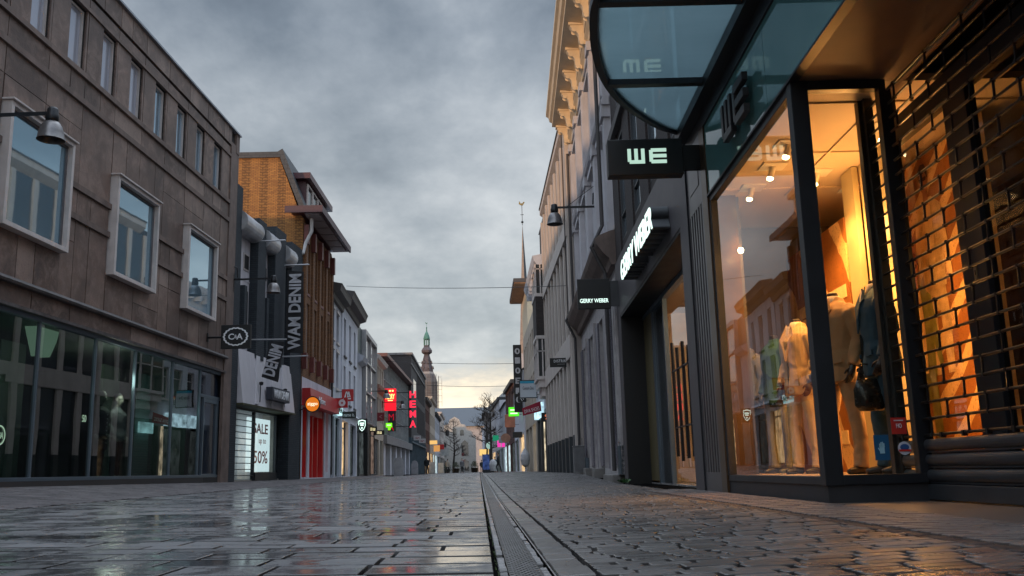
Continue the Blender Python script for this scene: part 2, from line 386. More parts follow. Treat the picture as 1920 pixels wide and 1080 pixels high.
asph = NT('street_bedding'); asph.bsdf(Base_Color=asph.mix(asph.noise(3, 5), (.004, .004, .004), (.010, .009, .009)), Roughness=1.0, Normal=asph.bump(asph.noise(60, 3), .4, .01)).inputs['Specular IOR Level'].default_value = 0.0; asph = asph.m
def sheet(name, xs, ys, dz, mat):
    m = MB(1); idx = {}
    for i, x in enumerate(xs):
        for j, y in enumerate(ys): idx[i, j] = m.P(x, y, G(x, y)+dz)
    for i in range(len(xs)-1):
        for j in range(len(ys)-1): m.f.append([idx[i, j], idx[i+1, j], idx[i+1, j+1], idx[i, j+1]])
    return tag(m.build(name, mat, None), kind='structure')
XS = [-900, -300, -60, -20, -12] + [-10.5+.35*k for k in range(46)] + [7, 12, 20, 60, 300, 900]
YS = [-30, -15] + [-8+1.0*k for k in range(60)] + [55, 60, 70, 80, 95, 120, 160, 200, 300, 600, 1500]
sheet('ground', XS, YS, -.026, asph)
wet = [(.40, .07), (.47, .15), (.515, .33), (.57, .52)]
slabm = islandm('wet_stone_slabs', (.066, .065, .067), (.145, .142, .147), .2, .5, .35, .5, wet)
pavm = islandm('worn_block_pavers', (.055, .050, .049), (.115, .107, .104), .4, .9, .5, .5, [(.35, .22), (.5, .36), (.62, .55)], fine=130)
walkm = islandm('sidewalk_pavers', (.075, .068, .07), (.14, .125, .13), .7, .9, .5, .35, fine=120)
def stonebox(m, pts, z, tilt, th=.02, bev=.005, extra=None):
    """one paving stone: polygon pts (x,y) with a small rounded edge"""
    cx = sum(p[0] for p in pts)/len(pts); cy = sum(p[1] for p in pts)/len(pts)
    tx, ty = random.gauss(0, tilt), random.gauss(0, tilt); dz = random.gauss(0, .0011)
    def ring(s, d):
        out = []
        for x, y in pts:
            l = math.hypot(x-cx, y-cy); k = 1-s/l
            X_, Y_ = cx+(x-cx)*k, cy+(y-cy)*k
            out.append(m.P(X_, Y_, G(X_, Y_)+z+dz+tx*(x-cx)+ty*(y-cy)-d))
        return out
    a, b, c = ring(bev*1.6, 0), ring(0, bev), ring(0, th)
    m.f.append(a); n = len(pts)
    for A, B in ((b, a), (c, b)):
        for k in range(n): m.f.append([A[k], A[(k+1) % n], B[(k+1) % n], B[k]])
def chip(x0, x1, y0, y1, c):
    p = []
    for (x, y, sx, sy) in ((x0, y0, 1, 1), (x1, y0, -1, 1), (x1, y1, -1, -1), (x0, y1, 1, -1)):
        k = c*random.uniform(.15, 1)
        if (sx*sy) > 0: p += [(x, y+sy*k), (x+sx*k, y)]
        else: p += [(x+sx*k, y), (x, y+sy*k)]
    return p
m = MB(1); y = 1.2; random.seed(5)
while y < 125:
    d = random.choice((.22, .27, .31, .36)); xe = lin(y, EX); gy = .021 if y < 15 else .012
    x = .055; first = random.uniform(.2, .5)
    while x > xe:
        L = first or random.choice((.36, .42, .47, .52)); first = None
        x1 = max(x-L, xe-.02)
        if x-x1 > .06: stonebox(m, [(x1+.010, y+gy), (x-.010, y+gy), (x-.010, y+d-gy), (x1+.010, y+d-gy)], 0, .0028, .04, .0018)
        x = x1
    y += d
tag(m.build('slab_paving', slabm, None, fix=False), kind='structure')
m = MB(1); y = 1.2
while y < 80:
    d = random.uniform(.085, .105); x = .405 + random.uniform(-.15, .0); xr = lin(y, RX)-(.62 if y < 12 else .25)
    while x < xr:
        L = random.uniform(.175, .215); a = max(x, .405)
        if x+L-a > .05: stonebox(m, chip(a+.004, min(x+L, xr)-random.uniform(.006, .024), y+random.uniform(.001, .006), y+d-random.uniform(.004, .017), .019), 0, .006, th=.03, bev=.003)
        x += L
    y += d
tag(m.build('block_paving', pavm, None, fix=False), kind='structure')
m = MB(1); y = 1.2
while y < 120:      # the row of flat slabs right of the drain
    d = random.uniform(.26, .32); stonebox(m, chip(.265+random.uniform(-.004, .004), .388+random.uniform(-.005, .005), y+.003, y+d-.003, .008), 0, .004); y += d
tag(m.build('drain_border_slabs', pavm, None, fix=False), kind='structure')
m = MB(1); y = 1.2
while y < 60:
    for a, b in ((.068, .098), (.218, .245)):
        q = y + random.uniform(0, .01)
        if random.random() < .93: stonebox(m, chip(a, b-random.uniform(0, .004), q, q+random.uniform(.075, .092), .006), -.002, .01, bev=.003)
    y += .1
lsm = islandm('small_pale_setts', (.16, .155, .155), (.27, .26, .26), .5, .6, .4, .5, fine=150)
tag(m.build('drain_edge_setts', lsm, None, fix=False), kind='structure')
gt = NT('cast_drain_grating')
o_ = gt.n('ShaderNodeTexCoord')
bk = gt.n('ShaderNodeTexBrick', {'Vector': o_.outputs['Object'], 'Color1': (.11, .11, .12), 'Color2': (.075, .075, .085), 'Mortar': (.004, .004, .004), 'Scale': 1.0, 'Mortar Size': .0042, 'Mortar Smooth': .3, 'Bias': 0.0, 'Brick Width': .021, 'Row Height': .013})
gt.bsdf(Base_Color=gt.mix(gt.ramp(gt.noise(7, 4), [(.4, 0.0), (.7, .8)]), bk.outputs[0], (.05, .04, .035)), Roughness=.38, Metallic=.35, Normal=gt.bump(gt.math('MULTIPLY', bk.outputs[1], -1.0), 1.0, .006))
root = empty('drainage_channel'); tag(root, kind='structure')
def strip(x0, x1, z, mat, name, y0=1.2, y1=150, th=.01):
    m = MB(1); ys = [y0+2.0*k for k in range(int((y1-y0)/2)+1)]
    for a, b in zip(ys, ys[1:]): m.poly([(x0, a, G(x0, a)+z), (x1, a, G(x1, a)+z), (x1, b, G(x1, b)+z), (x0, b, G(x0, b)+z)])
    return m.build(name, mat, root, fix=False)
strip(.100, .216, -.003, gt.m, 'grating'); strip(.2495, .2555, .0015, pm('steel_edge', (.3, .3, .31), .3, .3, 8, .2, .8), 'steel_edge')
m = MB(1); y = 1.2
while y < 13:
    for k in range(5):
        x = .104+.0225*k+(.011 if int(round(y/.036)) % 2 else 0); z = G(x, y)-.003
        if x+.017 < .216: m.box(x, x+.015, y, y+.022, z, z+.004)
    y += .036
m.build('grating_studs', pm('cast_iron_studs', (.17, .17, .18), .35, .3, 9, .2, .4), root)
# moss tufts in the joint
mossm = pm('moss', (.035, .055, .015), .9, .5, 12, .6)
m = MB(1)
for k in range(260):
    y = 1.6+random.random()**2*14; x = random.choice((.06, .06, .257)) + random.gauss(0, .004); z = G(x, y)-.008
    for q in range(3):
        a = random.uniform(0, 6.28); r = random.uniform(.003, .008)
        m.poly([(x, y, z), (x+r*math.cos(a), y+r*math.sin(a), z+.004), (x+r*.5*math.cos(a+1), y+r*math.sin(a+1)*2, z+random.uniform(.006, .013))])
tag(m.build('moss', mossm, None, fix=False), 'moss growing in the joints along the drain', 'moss', kind='stuff')
# diagonal brick strip and dark edging beside the right shop wall
FR = Fr(2.36101, -.08689, .036784, 1)
m = FR.mb(); md = FR.mb()
def onfr(u, w_): p = FR.pt(u, w_); return (p.x, p.y)
m = MB(1); md = MB(1)
u = .5
while u < 12.4:
    for k in range(4):
        a0, a1 = .03+k*.135, .03+(k+1)*.135-.012; sl = .9; jit = random.uniform(-.004, .004)
        off = (k % 2)*.05
        bw_ = .074; p = [onfr(u+off+sl*a0+jit, a0), onfr(u+off+sl*a0+bw_+jit, a0), onfr(u+off+sl*a1+bw_+jit, a1), onfr(u+off+sl*a1+jit, a1)]
        if k == 0 and False: continue
        stonebox(m, p, .006, .012, th=.035, bev=.004)
    u += .108
u = .5
while u < 12.4: stonebox(md, [onfr(u+.003, .585), onfr(u+.10, .585), onfr(u+.10, .66), onfr(u+.003, .66)], .002, .012, bev=.004); u += .105
tag(m.build('diagonal_brick_strip', islandm('warm_grey_bricks', (.10, .078, .07), (.16, .125, .11), .45, .8, .4, .5, fine=120), None, fix=False), kind='structure')
tag(md.build('brick_edging', islandm('dark_edge_bricks', (.03, .02, .018), (.055, .035, .03), .6, .8, .4, .4), None, fix=False), kind='structure')
# left sidewalk: small pavers
m = MB(1); y = 5.0
while y < 62:
    d = .105; xl, xe = lin(y, LX), lin(y, EX); x = xe-.02 - random.uniform(0, .1)
    first = True
    while x > xl-.1:
        L = .21
        stonebox(m, [(x-L+.004, y+.002), (x-.003, y+.002), (x-.003, y+d-.003), (x-L+.004, y+d-.003)], .003, .008, bev=.004); x -= L
    y += d
tag(m.build('sidewalk', walkm, None, fix=False), kind='structure')

# ================================================================ RIGHT SIDE
# ---------------------------------------------------------------- corner fashion shop with the glass canopy
T = FR.thing('fashion_shop', 'fashion shop with warm lit corner display, teal glass fascia and recessed shuttered entrance', 'shop building')
bm_ = FR.mb   # shorthand
brown = pm('brown_soffit', (.17, .105, .07), .6, .2, 2, .1)
ceilm = pm('shop_ceiling', (.46, .37, .27), .6, .05, 2, .1)
# upper wall and hidden body
m = bm_(); m.box(-6, 11.47, -9, -.02, 4.32, 9.2); m.box(-6, 3.0, -9, -.02, 0, 4.32); m.box(10.42, 11.47, -.35, -.3, 0, 4.32); m.box(3.0, 11.47, -9, -4.2, 0, 4.32)
m.build('wall', gwpaint, T)
m = bm_()                       # plinth and frames of the display window
m.box(7.12, 10.40, -.10, 0.0, .0, .19); m.box(7.12, 7.22, -.76, -.10, .0, .188)
m.build('plinth', pm('dark_plinth', (.028, .028, .032), .55, .3, 3, .25), T)
fr_ = bm_()
fr_.box(7.22, 10.33, -.07, .012, .19, .255); fr_.box(7.22, 10.33, -.07, .01, 3.355, 3.43); fr_.box(10.27, 10.35, -.07, .014, .255, 3.355)
fr_.box(7.10, 7.22, -.12, .02, .185, 3.432)          # corner post
fr_.box(7.10, 7.19, -.76, -.12, .19, .262); fr_.box(7.10, 7.19, -.76, -.12, 3.35, 3.43); fr_.box(7.10, 7.19, -.80, -.70, .262, 3.35)
fr_.build('window_frame', alu_d, T, bevel=.004)
g = bm_(); g.box(7.22, 10.27, -.035, -.027, .255, 3.355); gp = g.build('display_window', clear_glass, T)
g = bm_(); g.box(7.135, 7.143, -.70, -.12, .262, 3.35); g.build('display_window', glassm('side_pane_glass', (.95, .96, .93), 1.25, extra=.0), T)
bz = bm_(); bz.box(10.35, 10.60, -.30, .03, 0, 4.3); bz.build('side_jamb', pm('bronze_jamb', (.11, .065, .035), .35, .25, 2, .1, .5), T)
# fluted pilaster
fl = bm_(); fl.box(10.60, 11.47, -.3, .03, 0, .28); fl.box(10.60, 11.47, -.3, .03, 3.45, 4.3); fl.box(10.60, 10.68, -.3, .03, .28, 3.45); fl.box(11.40, 11.47, -.3, .03, .28, 3.45); fl.box(10.68, 11.40, -.3, .0, .28, 3.45)
for k in range(5): fl.box(10.735+.14*k, 10.805+.14*k, 0.0, .03, .28, 3.45)
fl.box(10.75, 11.3, .03, .036, 3.7, 4.15)
fl.build('fluted_pilaster', pm('brushed_steel_pilaster', (.15, .14, .145), .36, .2, 2, .15, .6), T, bevel=.003)
# teal glass fascia
tf = NT('teal_glass_fascia'); nz = tf.noise(1.2, 4)
tf.bsdf(Base_Color=tf.mix(nz, (.11, .25, .24), (.16, .32, .30)), Roughness=.045, IOR=1.75, Normal=tf.bump(tf.noise(.7, 2), .05, .02))
m = bm_(); e = [10.35, 7.78, 5.2, 3.0]
for a, b in zip(e, e[1:]): m.box(b+.004, a-.004, -.02, .012, 3.435, 4.285)
m.box(-6, 2.99, -.02, .012, 3.435, 4.285)
m.build('fascia', tf.m, T)
m = bm_(); m.box(2.0, 10.35, -.05, .035, 3.425, 3.448); m.build('fascia_trim', alu_d, T)
# recess: soffit, side, floor slab
m = bm_(); m.box(-6, 7.16, -.95, -.021, 3.44, 3.50); m.build('soffit', brown, T)
m = bm_(); m.box(3.0, 7.62, -1.05, -.012, .0, .058); m.build('doorstep', pm('worn_doorstep', (.085, .075, .068), .5, .3, 3, .35), T, bevel=.006)
m = bm_(); m.box(2.4, 3.0, -1.2, -.02, 0, 3.44); m.build('side_wall', gwpaint, T)
# three dimensional letters on the fascia
def we_letter(m, kind, x0, z0, W, H, w0, w1, t, side=1):
    """W: three uprights on a bar; E: three bars on an upright. x0 = left edge as read facing the wall (u decreases to the right)"""
    def b(a0, a1, c0, c1): m.box(x0-a1*W, x0-a0*W, w0, w1, z0+c0*H, z0+c1*H)
    tw = t/W; th = t/H
    if kind == 'W':
        b(0, tw, th*.6, 1); b(.5-tw/2, .5+tw/2, th, 1); b(1-tw, 1, th, 1); b(tw*.5, 1, 0, th)
    else:
        b(0, tw, th*.5, 1-th*.5); b(tw*.5, 1, 1-th, 1); b(tw, 1, .5-th/2, .5+th/2); b(tw*.5, 1, 0, th)
m = bm_(); we_letter(m, 'W', 9.12, 3.62, .40, .40, .05, .11, .085); we_letter(m, 'E', 8.62, 3.62, .42, .40, .05, .11, .085)
m.build('lettering', pm('dark_bronze_letters', (.035, .028, .03), .4, .1, 3, .05), T, bevel=.006)
# canopy
T2 = FR.thing('glass_canopy', 'curved frosted glass canopy with dark steel rim above the fashion shop', 'canopy')
CZ = 4.56
half = [(11.42, .02), (11.25, .20), (10.98, .50), (10.26, .99), (9.57, 1.28), (8.84, 1.45), (8.15, 1.53)]
arc = half + [(15.9-u, w_) for u, w_ in reversed(half)]
def smooth_path(P, n=4):
    out = []
    for i in range(len(P)-1):
        p0, p1, p2, p3 = P[max(i-1, 0)], P[i], P[i+1], P[min(i+2, len(P)-1)]
        for k in range(n):
            t = k/n
            out.append(tuple(.5*((2*b)+(-a+c)*t+(2*a-5*b+4*c-d)*t*t+(-a+3*b-3*c+d)*t**3) for a, b, c, d in zip(p0, p1, p2, p3)))
    out.append(P[-1]); return out
arc = smooth_path(arc)
fg = NT('frosted_canopy_glass'); nz = fg.noise(2.0, 5, .6, fg.obj((1, .35, 1)))
tl = fg.n('ShaderNodeBsdfTranslucent', {'Color': fg.mix(nz, (.33, .42, .44), (.50, .60, .62))})
df = fg.n('ShaderNodeBsdfTransparent', {'Color': (.42, .53, .56)}); m1 = fg.n('ShaderNodeMixShader', {0: .40, 1: df.outputs[0], 2: tl.outputs[0]})
gl = fg.n('ShaderNodeBsdfGlossy', {'Color': (1, 1, 1), 'Roughness': .03}); g2_ = fg.n('ShaderNodeNewGeometry'); fr2 = fg.n('ShaderNodeMath', {0: fg.n('ShaderNodeFresnel', {'IOR': 1.5}).outputs[0], 1: fg.math('SUBTRACT', 1.0, g2_.outputs['Backfacing'])}, operation='MULTIPLY')
m2 = fg.n('ShaderNodeMixShader', {0: fr2.outputs[0], 1: m1.outputs[0], 2: gl.outputs[0]}); fg.t.links.new(m2.outputs[0], fg.out.inputs[0])
m = bm_(); ins = [(u, max(w_-.05, .0)) for u, w_ in arc]
m.extr([(u, w_, CZ+.02) for u, w_ in ins], (0, 0, .014)); m.build('glass_panel', fg.m, T2)
steel = pm('canopy_steel', (.022, .022, .026), .45, .3, 4, .3, .3)
m = bm_()
for (a, b), (c, d) in zip(arc, arc[1:]):      # rim: a C profile following the curve
    for z0, z1, t in ((-.02, .06, .075), (.06, .075, .10)):
        m.extr([(a, b, CZ+z0), (c, d, CZ+z0), (c, max(d-t, -.0), CZ+z0), (a, max(b-t, -.0), CZ+z0)], (0, 0, z1-z0))
m.build('rim', steel, T2)
m = bm_(); m.box(4.5, 11.4, .03, .16, CZ-.10, CZ+.06); m.box(4.5, 11.4, -.015, .03, CZ-.27, CZ+.12); m.build('wall_beam', steel, T2)
for u in (9.62, 7.78, 5.95):
    m = bm_(); wmax = lin(u, sorted(arc)); m.box(u-.05, u+.05, .16, wmax-.06, CZ-.05, CZ+.015); m.build('cross_beam', steel, T2)
# blade sign
S1 = FR.thing('hanging_sign', 'black box sign with two pale block letters below the curved canopy', 'sign', 10.62, 0, 4.0)
m = bm_(); m.box(-.09, .09, .24, 1.14, -.225, .225); m.build('box', blackp, S1, bevel=.01)
m = bm_(); m.box(-.04, .04, -.12, .24, -.15, .15); m.build('bracket', blackp, S1)
m = MB(1)
def wl(kind, w0, W, H, t):   # drawn on the camera side; reads from outward to wall
    def b(a0, a1, c0, c1): m.box(-.097, -.090, w0-a1*W, w0-a0*W, -.085+c0*H, -.085+c1*H)
    tw, th = t/W, t/H
    if kind == 'W': b(0, tw, th*.6, 1); b(.5-tw/2, .5+tw/2, th, 1); b(1-tw, 1, th, 1); b(tw*.5, 1, 0, th)
    else: b(0, tw, th*.5, 1-th*.5); b(tw*.5, 1, 1-th, 1); b(tw, 1, .5-th/2, .5+th/2); b(tw*.5, 1, 0, th)
wl('W', .905, .205, .185, .042); wl('E', .645, .205, .185, .042)
m.build('lettering', glowgreen, S1)
# ------- display interior
T3 = T
m = bm_(); m.box(7.22, 10.42, -4.2, -.10, .20, .25); m.box(10.42, 11.9, -4.2, -.35, .20, .25); m.build('display_floor', pm('display_floor', (.4, .3, .2), .4, .2, 3, .1), T3)
m = bm_(); m.box(7.17, 10.42, -4.2, -.10, 3.44, 3.50); m.box(10.42, 11.9, -4.2, -.35, 3.44, 3.50)
for u in (7.6, 8.9, 10.1): m.box(u-.012, u+.012, -3.2, -.10, 3.425, 3.44)
for w_ in (-.9, -1.7, -2.5): m.box(3.2, 10.4, w_-.012, w_+.012, 3.422, 3.44)
m.build('ceiling', ceilm, T3)
m = bm_(); m.box(11.9, 11.94, -4.2, -.35, .2, 3.44); m.build('side_wall', pm('display_side', (.10, .07, .045), .6, .1), T3)
m = bm_(); m.box(7.62, 7.70, -4.2, -.78, .06, 3.44); m.build('partition', alu_d, T3) if False else None
# backdrop banners: orange with pale brush strokes
def orange_backdrop(name, seed):
    t = NT(name); v = t.obj((1, 1, 1)); s_ = t.n('ShaderNodeSeparateXYZ', {0: v})
    base = t.mix(t.noise(5, 6, .7), (.20, .065, .014), (.40, .15, .03))
    spk = t.ramp(t.noise(45, 3, .6), [(.58, 0.0), (.66, 1.0)])
    dg_ = t.math('ADD', t.math('MULTIPLY', s_.outputs[0], 1.0), t.math('MULTIPLY', s_.outputs[2], 1.3 if seed else -.8))
    wv = t.math('ADD', dg_, t.math('MULTIPLY', t.noise(1.5, 3, .5), .28 if seed else .5))
    k = t.math('FRACT', t.math('MULTIPLY', wv, 1.5 if seed else .9))
    stroke = t.math('LESS_THAN', k, .36 if seed else .3)
    pale = t.mix(t.noise(3, 4), (.62, .36, .14), (.80, .52, .24))
    c = t.mix(stroke, base, pale); c = t.mix(t.math('MULTIPLY', spk, .6), c, (.13, .05, .015))
    t.bsdf(Base_Color=c, Roughness=.6); return t.m
ob1, ob2 = orange_backdrop('orange_backdrop', 0), orange_backdrop('orange_striped_poster', 1)
B1 = FR.thing('display_backdrop', 'tall orange backdrop with pale brush strokes behind the suits in the corner display', 'backdrop')
m = bm_(); m.box(9.75, 11.88, -1.34, -1.30, .25, 2.98); m.build('panel', ob1, B1)
bigp = pm('pale_orange_paint', (.80, .58, .30), .6, .2, 6, .1)
m = bm_()      # broad painted strokes of block shapes
for a, b, c, d in ((9.85, 11.6, 2.12, 2.26), (9.85, 11.4, 1.86, 1.98), (9.85, 10.0, 1.3, 1.9), (11.3, 11.5, 1.35, 2.1), (9.9, 11.5, 1.15, 1.27), (10.2, 11.2, .55, .7)): m.box(a, b, -1.30, -1.294, c, d)
m.build('painted_strokes', bigp, B1)
C1 = FR.thing('display_curtain', 'pale cream column panel beside the orange backdrop in the corner display', 'panel')
m = bm_(); m.box(9.38, 9.70, -1.36, -1.30, .25, 3.43); m.box(8.66, 9.33, -1.44, -1.36, .25, 3.43); m.build('panel', pm('cream_panel', (.42, .34, .19), .6, .06, 2, .05), C1)
m = bm_(); m.box(7.3, 11.9, -3.4, -3.3, .25, 3.43); m.build('rear_panel', pm('rear_panel', (.05, .032, .02), .6, .2, 2, .1), C1)
# spots under the ceiling
bulb = emit('lit_bulb', (1.0, .80, .42), 9.0)
holder = pm('white_spot_housing', (.55, .5, .42), .4, .1)
spots = [(8.62, -.42, 'nearest the corner post'), (9.55, -1.0, 'over the middle of the display'), (10.05, -.42, 'above the tan jacket'), (10.2, -1.6, 'near the rear of the display'), (8.2, -1.2, 'in front of the cream panel'), (9.3, -.45, 'close to the front glass')]
WARM = (1.0, .44, .115)
for i, (u, w_, lb) in enumerate(spots):
    L_ = FR.thing('ceiling_spotlight', 'lit ceiling spotlight ' + lb, 'spotlight', u, w_, 3.44, 'ceiling spotlights in the corner display')
    m = bm_(); m.box(-.13, .13, -.13, .13, -.015, 0); m.build('plate', holder, L_)
    m = bm_(); m.tube([(0, 0, 0), (.02, .03, -.12)], .032, 10); m.build('housing', holder, L_)
    m = bm_(); m.lathe([(.008, 0), (.030, -.02), (.036, -.042), (.02, -.055)], (.025, .035, -.10), 14); m.build('bulb', bulb, L_, smooth=True)
    p = FR.pt(u, min(w_, -.3)); p2 = FR.pt(u, -.72)
    lightpt('spot_light', (p.x, p.y, 3.20), 80, WARM, .05, 115, (p2.x, p2.y, .8))
for u, w_ in ((8.0, -1.05), (9.3, -.9)):
    p = FR.pt(u, w_); lightpt('display_glow', (p.x, p.y, 2.9), 7, WARM, .2)
for k, (u, w_) in enumerate(((10.1, -.25),)):
    L_ = FR.thing('globe_lamp', ('small round lit lamp hanging by the fluted pilaster', 'small round lit lamp further inside the display')[k], 'lamp', u, w_, 2.72, None)
    m = bm_(); m.lathe([(.004, -.035), (.025, -.028), (.035, 0), (.025, .028), (.004, .035)], (0, 0, 0), 14); m.build('bulb', bulb, L_, smooth=True)
    m = bm_(); m.tube([(.0, -.0, .0), (.14, -.05, .06)], .015, 6); m.build('arm', ironp, L_)
# stickers on the side pane
def sticker(label, uo, z, W, H, mat, rnd=False):
    s_ = FR.thing('window_sticker', label, 'sticker', 7.131, uo, z)
    m = MB(1)
    if rnd: m.extr([(0, math.cos(a)*W/2, math.sin(a)*H/2) for a in [k*PI/12 for k in range(24)]], (.002, 0, 0))
    else: m.box(0, .002, -W/2, W/2, -H/2, H/2)
    m.build('card', mat, s_); return s_
stk = sticker('red square sticker with white emblem on the side pane of the corner display', -.585, .62, .115, .125, flat('red_card', (.55, .03, .02)))
text('emblem', 'HO', whitel, stk, W=.04, H=.035, x=-.003); m = MB(1); m.box(-.004, -.001, -.035, .035, .036, .044); m.build('print_line', whitel, stk)
stk = sticker('blue notice with a raised white hand on the side pane of the corner display', -.44, .46, .115, .19, flat('blue_card', (.01, .10, .22)))
m = MB(1); m.box(-.004, -.001, -.018, .018, -.045, .0)
for k, (a, h) in enumerate(((-.016, .032), (-.006, .042), (.005, .04), (.015, .03))): m.box(-.004, -.001, a-.004, a+.004, 0, h)
m.extr([(-.004, .018, -.03), (-.004, .032, -.005), (-.004, .026, 0.0), (-.004, .016, -.015)], (.003, 0, 0)); m.build('hand_symbol', flat('pale_blue', (.35, .6, .7)), stk)
stk = sticker('round white and blue badge sticker with a red band on the side pane', -.612, .45, .10, .10, flat('white_card', (.6, .62, .7)), True)
m = MB(1); m.box(-.004, -.001, -.045, .045, -.024, -.008); m.build('band', flat('red_band', (.6, .03, .02)), stk)
m = MB(1); m.extr([(-.0035, math.cos(a)*.034, .008+math.sin(a)*.024) for a in [k*PI/10 for k in range(20)]], (.002, 0, 0)); m.build('badge_centre', flat('blue_ring', (.03, .10, .3)), stk)
# ------- roller grille in the recess
GR = Fr(*FR.pt(7.60, -.76), .036784, 1)
R1 = GR.thing('roller_grille', 'dark roller grille with staggered links over ribbed bottom slats in the shop entrance', 'shutter')
guide = pm('grille_guide', (.035, .038, .042), .4, .2, 3, .1, .4)
m = GR.mb(); m.box(-.02, .06, -.08, .05, .0, 3.44); m.box(-.075, -.02, -.055, .02, .0, 3.44); m.build('guide_rail', guide, R1, bevel=.004)
slm = pm('slat_paint', (.058, .064, .072), .4, .25, 2.5, .2, .35)
UL = -4.6
for k in range(3):
    m = GR.mb(); z0 = .187+.112*k; P = []
    for j in range(9): a = PI*j/8; P.append((-.012+.026*math.sin(a), z0+.012+.088*(1-math.cos(a))/2))
    P += [(-.03, z0+.10), (-.03, z0+.012)]
    m.prof(P, UL, -.05); m.box(UL, -.05, -.03, -.004, z0, z0+.010); m.build('slat', slm, R1, smooth=False)
m = GR.mb(); m.box(UL, -.05, -.03, .008, .068, .178); m.build('bottom_bar', slm, R1, bevel=.005)
rodm = pm('grille_rod', (.03, .028, .028), .38, .3, 8, .2, .55)
m = GR.mb(); link = GR.mb(); row = 0; z = .542; sp = .57
while z < 3.44:
    m = GR.mb(); m.tube([(UL, -.005, z), (-.04, -.005, z)], .0105, 8); m.build('cross_rod', rodm, R1, smooth=True)
    off = (row % 2)*sp/2 + random.uniform(-.003, .003)
    u = -.06-off
    while u > UL:
        if z+.12 < 3.44:
            link.tube([(u+.004, -.005, z), (u-.003, -.005, z+.121)], .009, 7)
            for q in (z, z+.121): link.box(u-.012, u+.012, -.018, .008, q-.0125, q+.0125)
        u -= sp
    z += .1215; row += 1
tag(link.build('links', rodm, R1), kind='stuff')
for k in range(14): u = -.12-.335*k; m = GR.mb(); m.box(u-.012, u+.012, -.02, .014, .515, .555); m.build('hook', rodm, R1)
# entrance doors behind the grille
D1 = GR.thing('entrance_door', 'dark framed glass shop door behind the roller grille', 'door')
m = GR.mb()
m.box(-.07, .03, -.26, -.18, .06, 3.44); m.box(-1.36, -1.02, -.26, -.18, .06, 3.0); m.box(-4.6, -.07, -.27, -.17, 3.0, 3.2); m.box(-1.02, -.07, -.25, -.19, .06, .42); m.box(-4.4, -4.2, -.26, -.18, .06, 3.0); m.box(-4.2, -1.36, -.25, -.19, .06, .3)
m.build('door_frame', alu_d, D1, bevel=.004)
m = GR.mb(); m.box(-1.02, -.07, -.224, -.218, .42, 3.0); m.box(-4.2, -1.36, -.224, -.218, .3, 3.0); m.build('door_glass', glassm('door_glass', (.85, .85, .8), 1.35, extra=.0), D1)
m = GR.mb(); m.box(-1.235, -1.195, -.18, -.172, 1.60, 1.70); lk = m.build('lock_plate', pm('lock_plate', (.4, .33, .2), .3, .1, 4, .05, .8), D1)
m = GR.mb(); m.box(-1.221, -1.209, -.172, -.170, 1.63, 1.665); m.build('keyhole', blackp, lk)
# poster with figures behind the door
P1 = GR.thing('wall_poster', 'large orange striped poster with fashion figures behind the roller grille', 'poster')
m = GR.mb(); m.box(.28, 2.65, -1.14, -1.10, .10, 3.42); m.build('poster_board', ob2, P1)
m = GR.mb(); m.box(.22, .28, -1.15, -1.06, .10, 3.42); m.build('edge_strip', bigp, P1)
def poster_figure(par, u, z, s, jacket, skin, hair, trous, flip=1, wv=-1.097):
    def pg(name, pts, mat, d): 
        m = GR.mb(); m.extr([(u-flip*a*s, wv+d, z+b*s) for a, b in pts], (0, .003, 0)); m.build(name, mat, par)
    def ell(cx, cz, rx, rz): return [(cx+rx*math.cos(k*PI/9), cz+rz*math.sin(k*PI/9)) for k in range(18)]
    pg('trousers', [(-.17, .95), (.15, .95), (.2, .5), (.17, .05), (.05, .05), (.03, .6), (-.04, .6), (-.09, .05), (-.21, .05), (-.2, .5)], trous, .0)
    pg('jacket', [(-.10, 1.62), (.09, 1.62), (.24, 1.52), (.30, 1.2), (.33, .86), (.26, .84), (.21, 1.1), (.20, .80), (-.21, .80), (-.22, 1.1), (-.29, .88), (-.35, .9), (-.30, 1.25), (-.25, 1.5)], jacket, .003)
    pg('shirt', [(-.06, 1.60), (.05, 1.60), (.07, 1.3), (.03, .84), (-.06, .84), (-.08, 1.3)], bigp, .006)
    pg('neck', [(-.045, 1.56), (.045, 1.56), (.04, 1.70), (-.04, 1.70)], skin, .009)
    pg('head', ell(0, 1.79, .085, .12), skin, .012)
    pg('hair', [(-.095, 1.80), (-.08, 1.90), (-.02, 1.94), (.05, 1.93), (.095, 1.86), (.09, 1.79), (.05, 1.86), (-.04, 1.87)], hair, .015)
    pg('shades', [(-.07, 1.815), (.07, 1.815), (.06, 1.78), (.01, 1.78), (0, 1.80), (-.01, 1.78), (-.06, 1.78)], hair, .018)
jk1, jk2 = pm('poster_jacket', (.62, .42, .20), .6, .35, 9, .1), pm('poster_green', (.22, .22, .06), .6, .4, 8, .1)
skn, hr = pm('poster_skin', (.38, .16, .08), .6, .2, 6, .05), pm('poster_hair', (.05, .02, .012), .7, .3, 8, .1)
poster_figure(P1, 1.35, 1.12, 1.12, jk1, skn, hr, jk1); poster_figure(P1, 1.78, .25, 1.15, jk2, pm('poster_skin_light', (.62, .30, .16), .6, .2, 6, .05), pm('poster_hair_red', (.22, .07, .03), .7, .3, 8, .1), jk2, -1)
m = GR.mb(); m.box(-4.6, 1.8, -3.5, -3.4, .06, 3.44); m.build('back_wall', pm('dim_back_wall', (.10, .07, .045), .7, .3, 2, .1), T)
o = bpy.data.objects[-1]
for u, w_, e_ in ((1.5, -.40, 26), (.75, -.42, 22), (1.0, -.5, 12), (-.6, -.6, 3)):
    p = GR.pt(u, w_); lightpt('entrance_glow', (p.x, p.y, {26: 2.7, 22: 1.1}.get(e_, 2.0)), e_, (1.0, .45, .13), .12)
m = GR.mb(); m.box(-4.6, -.46, -3.4, -.28, 3.43, 3.436)
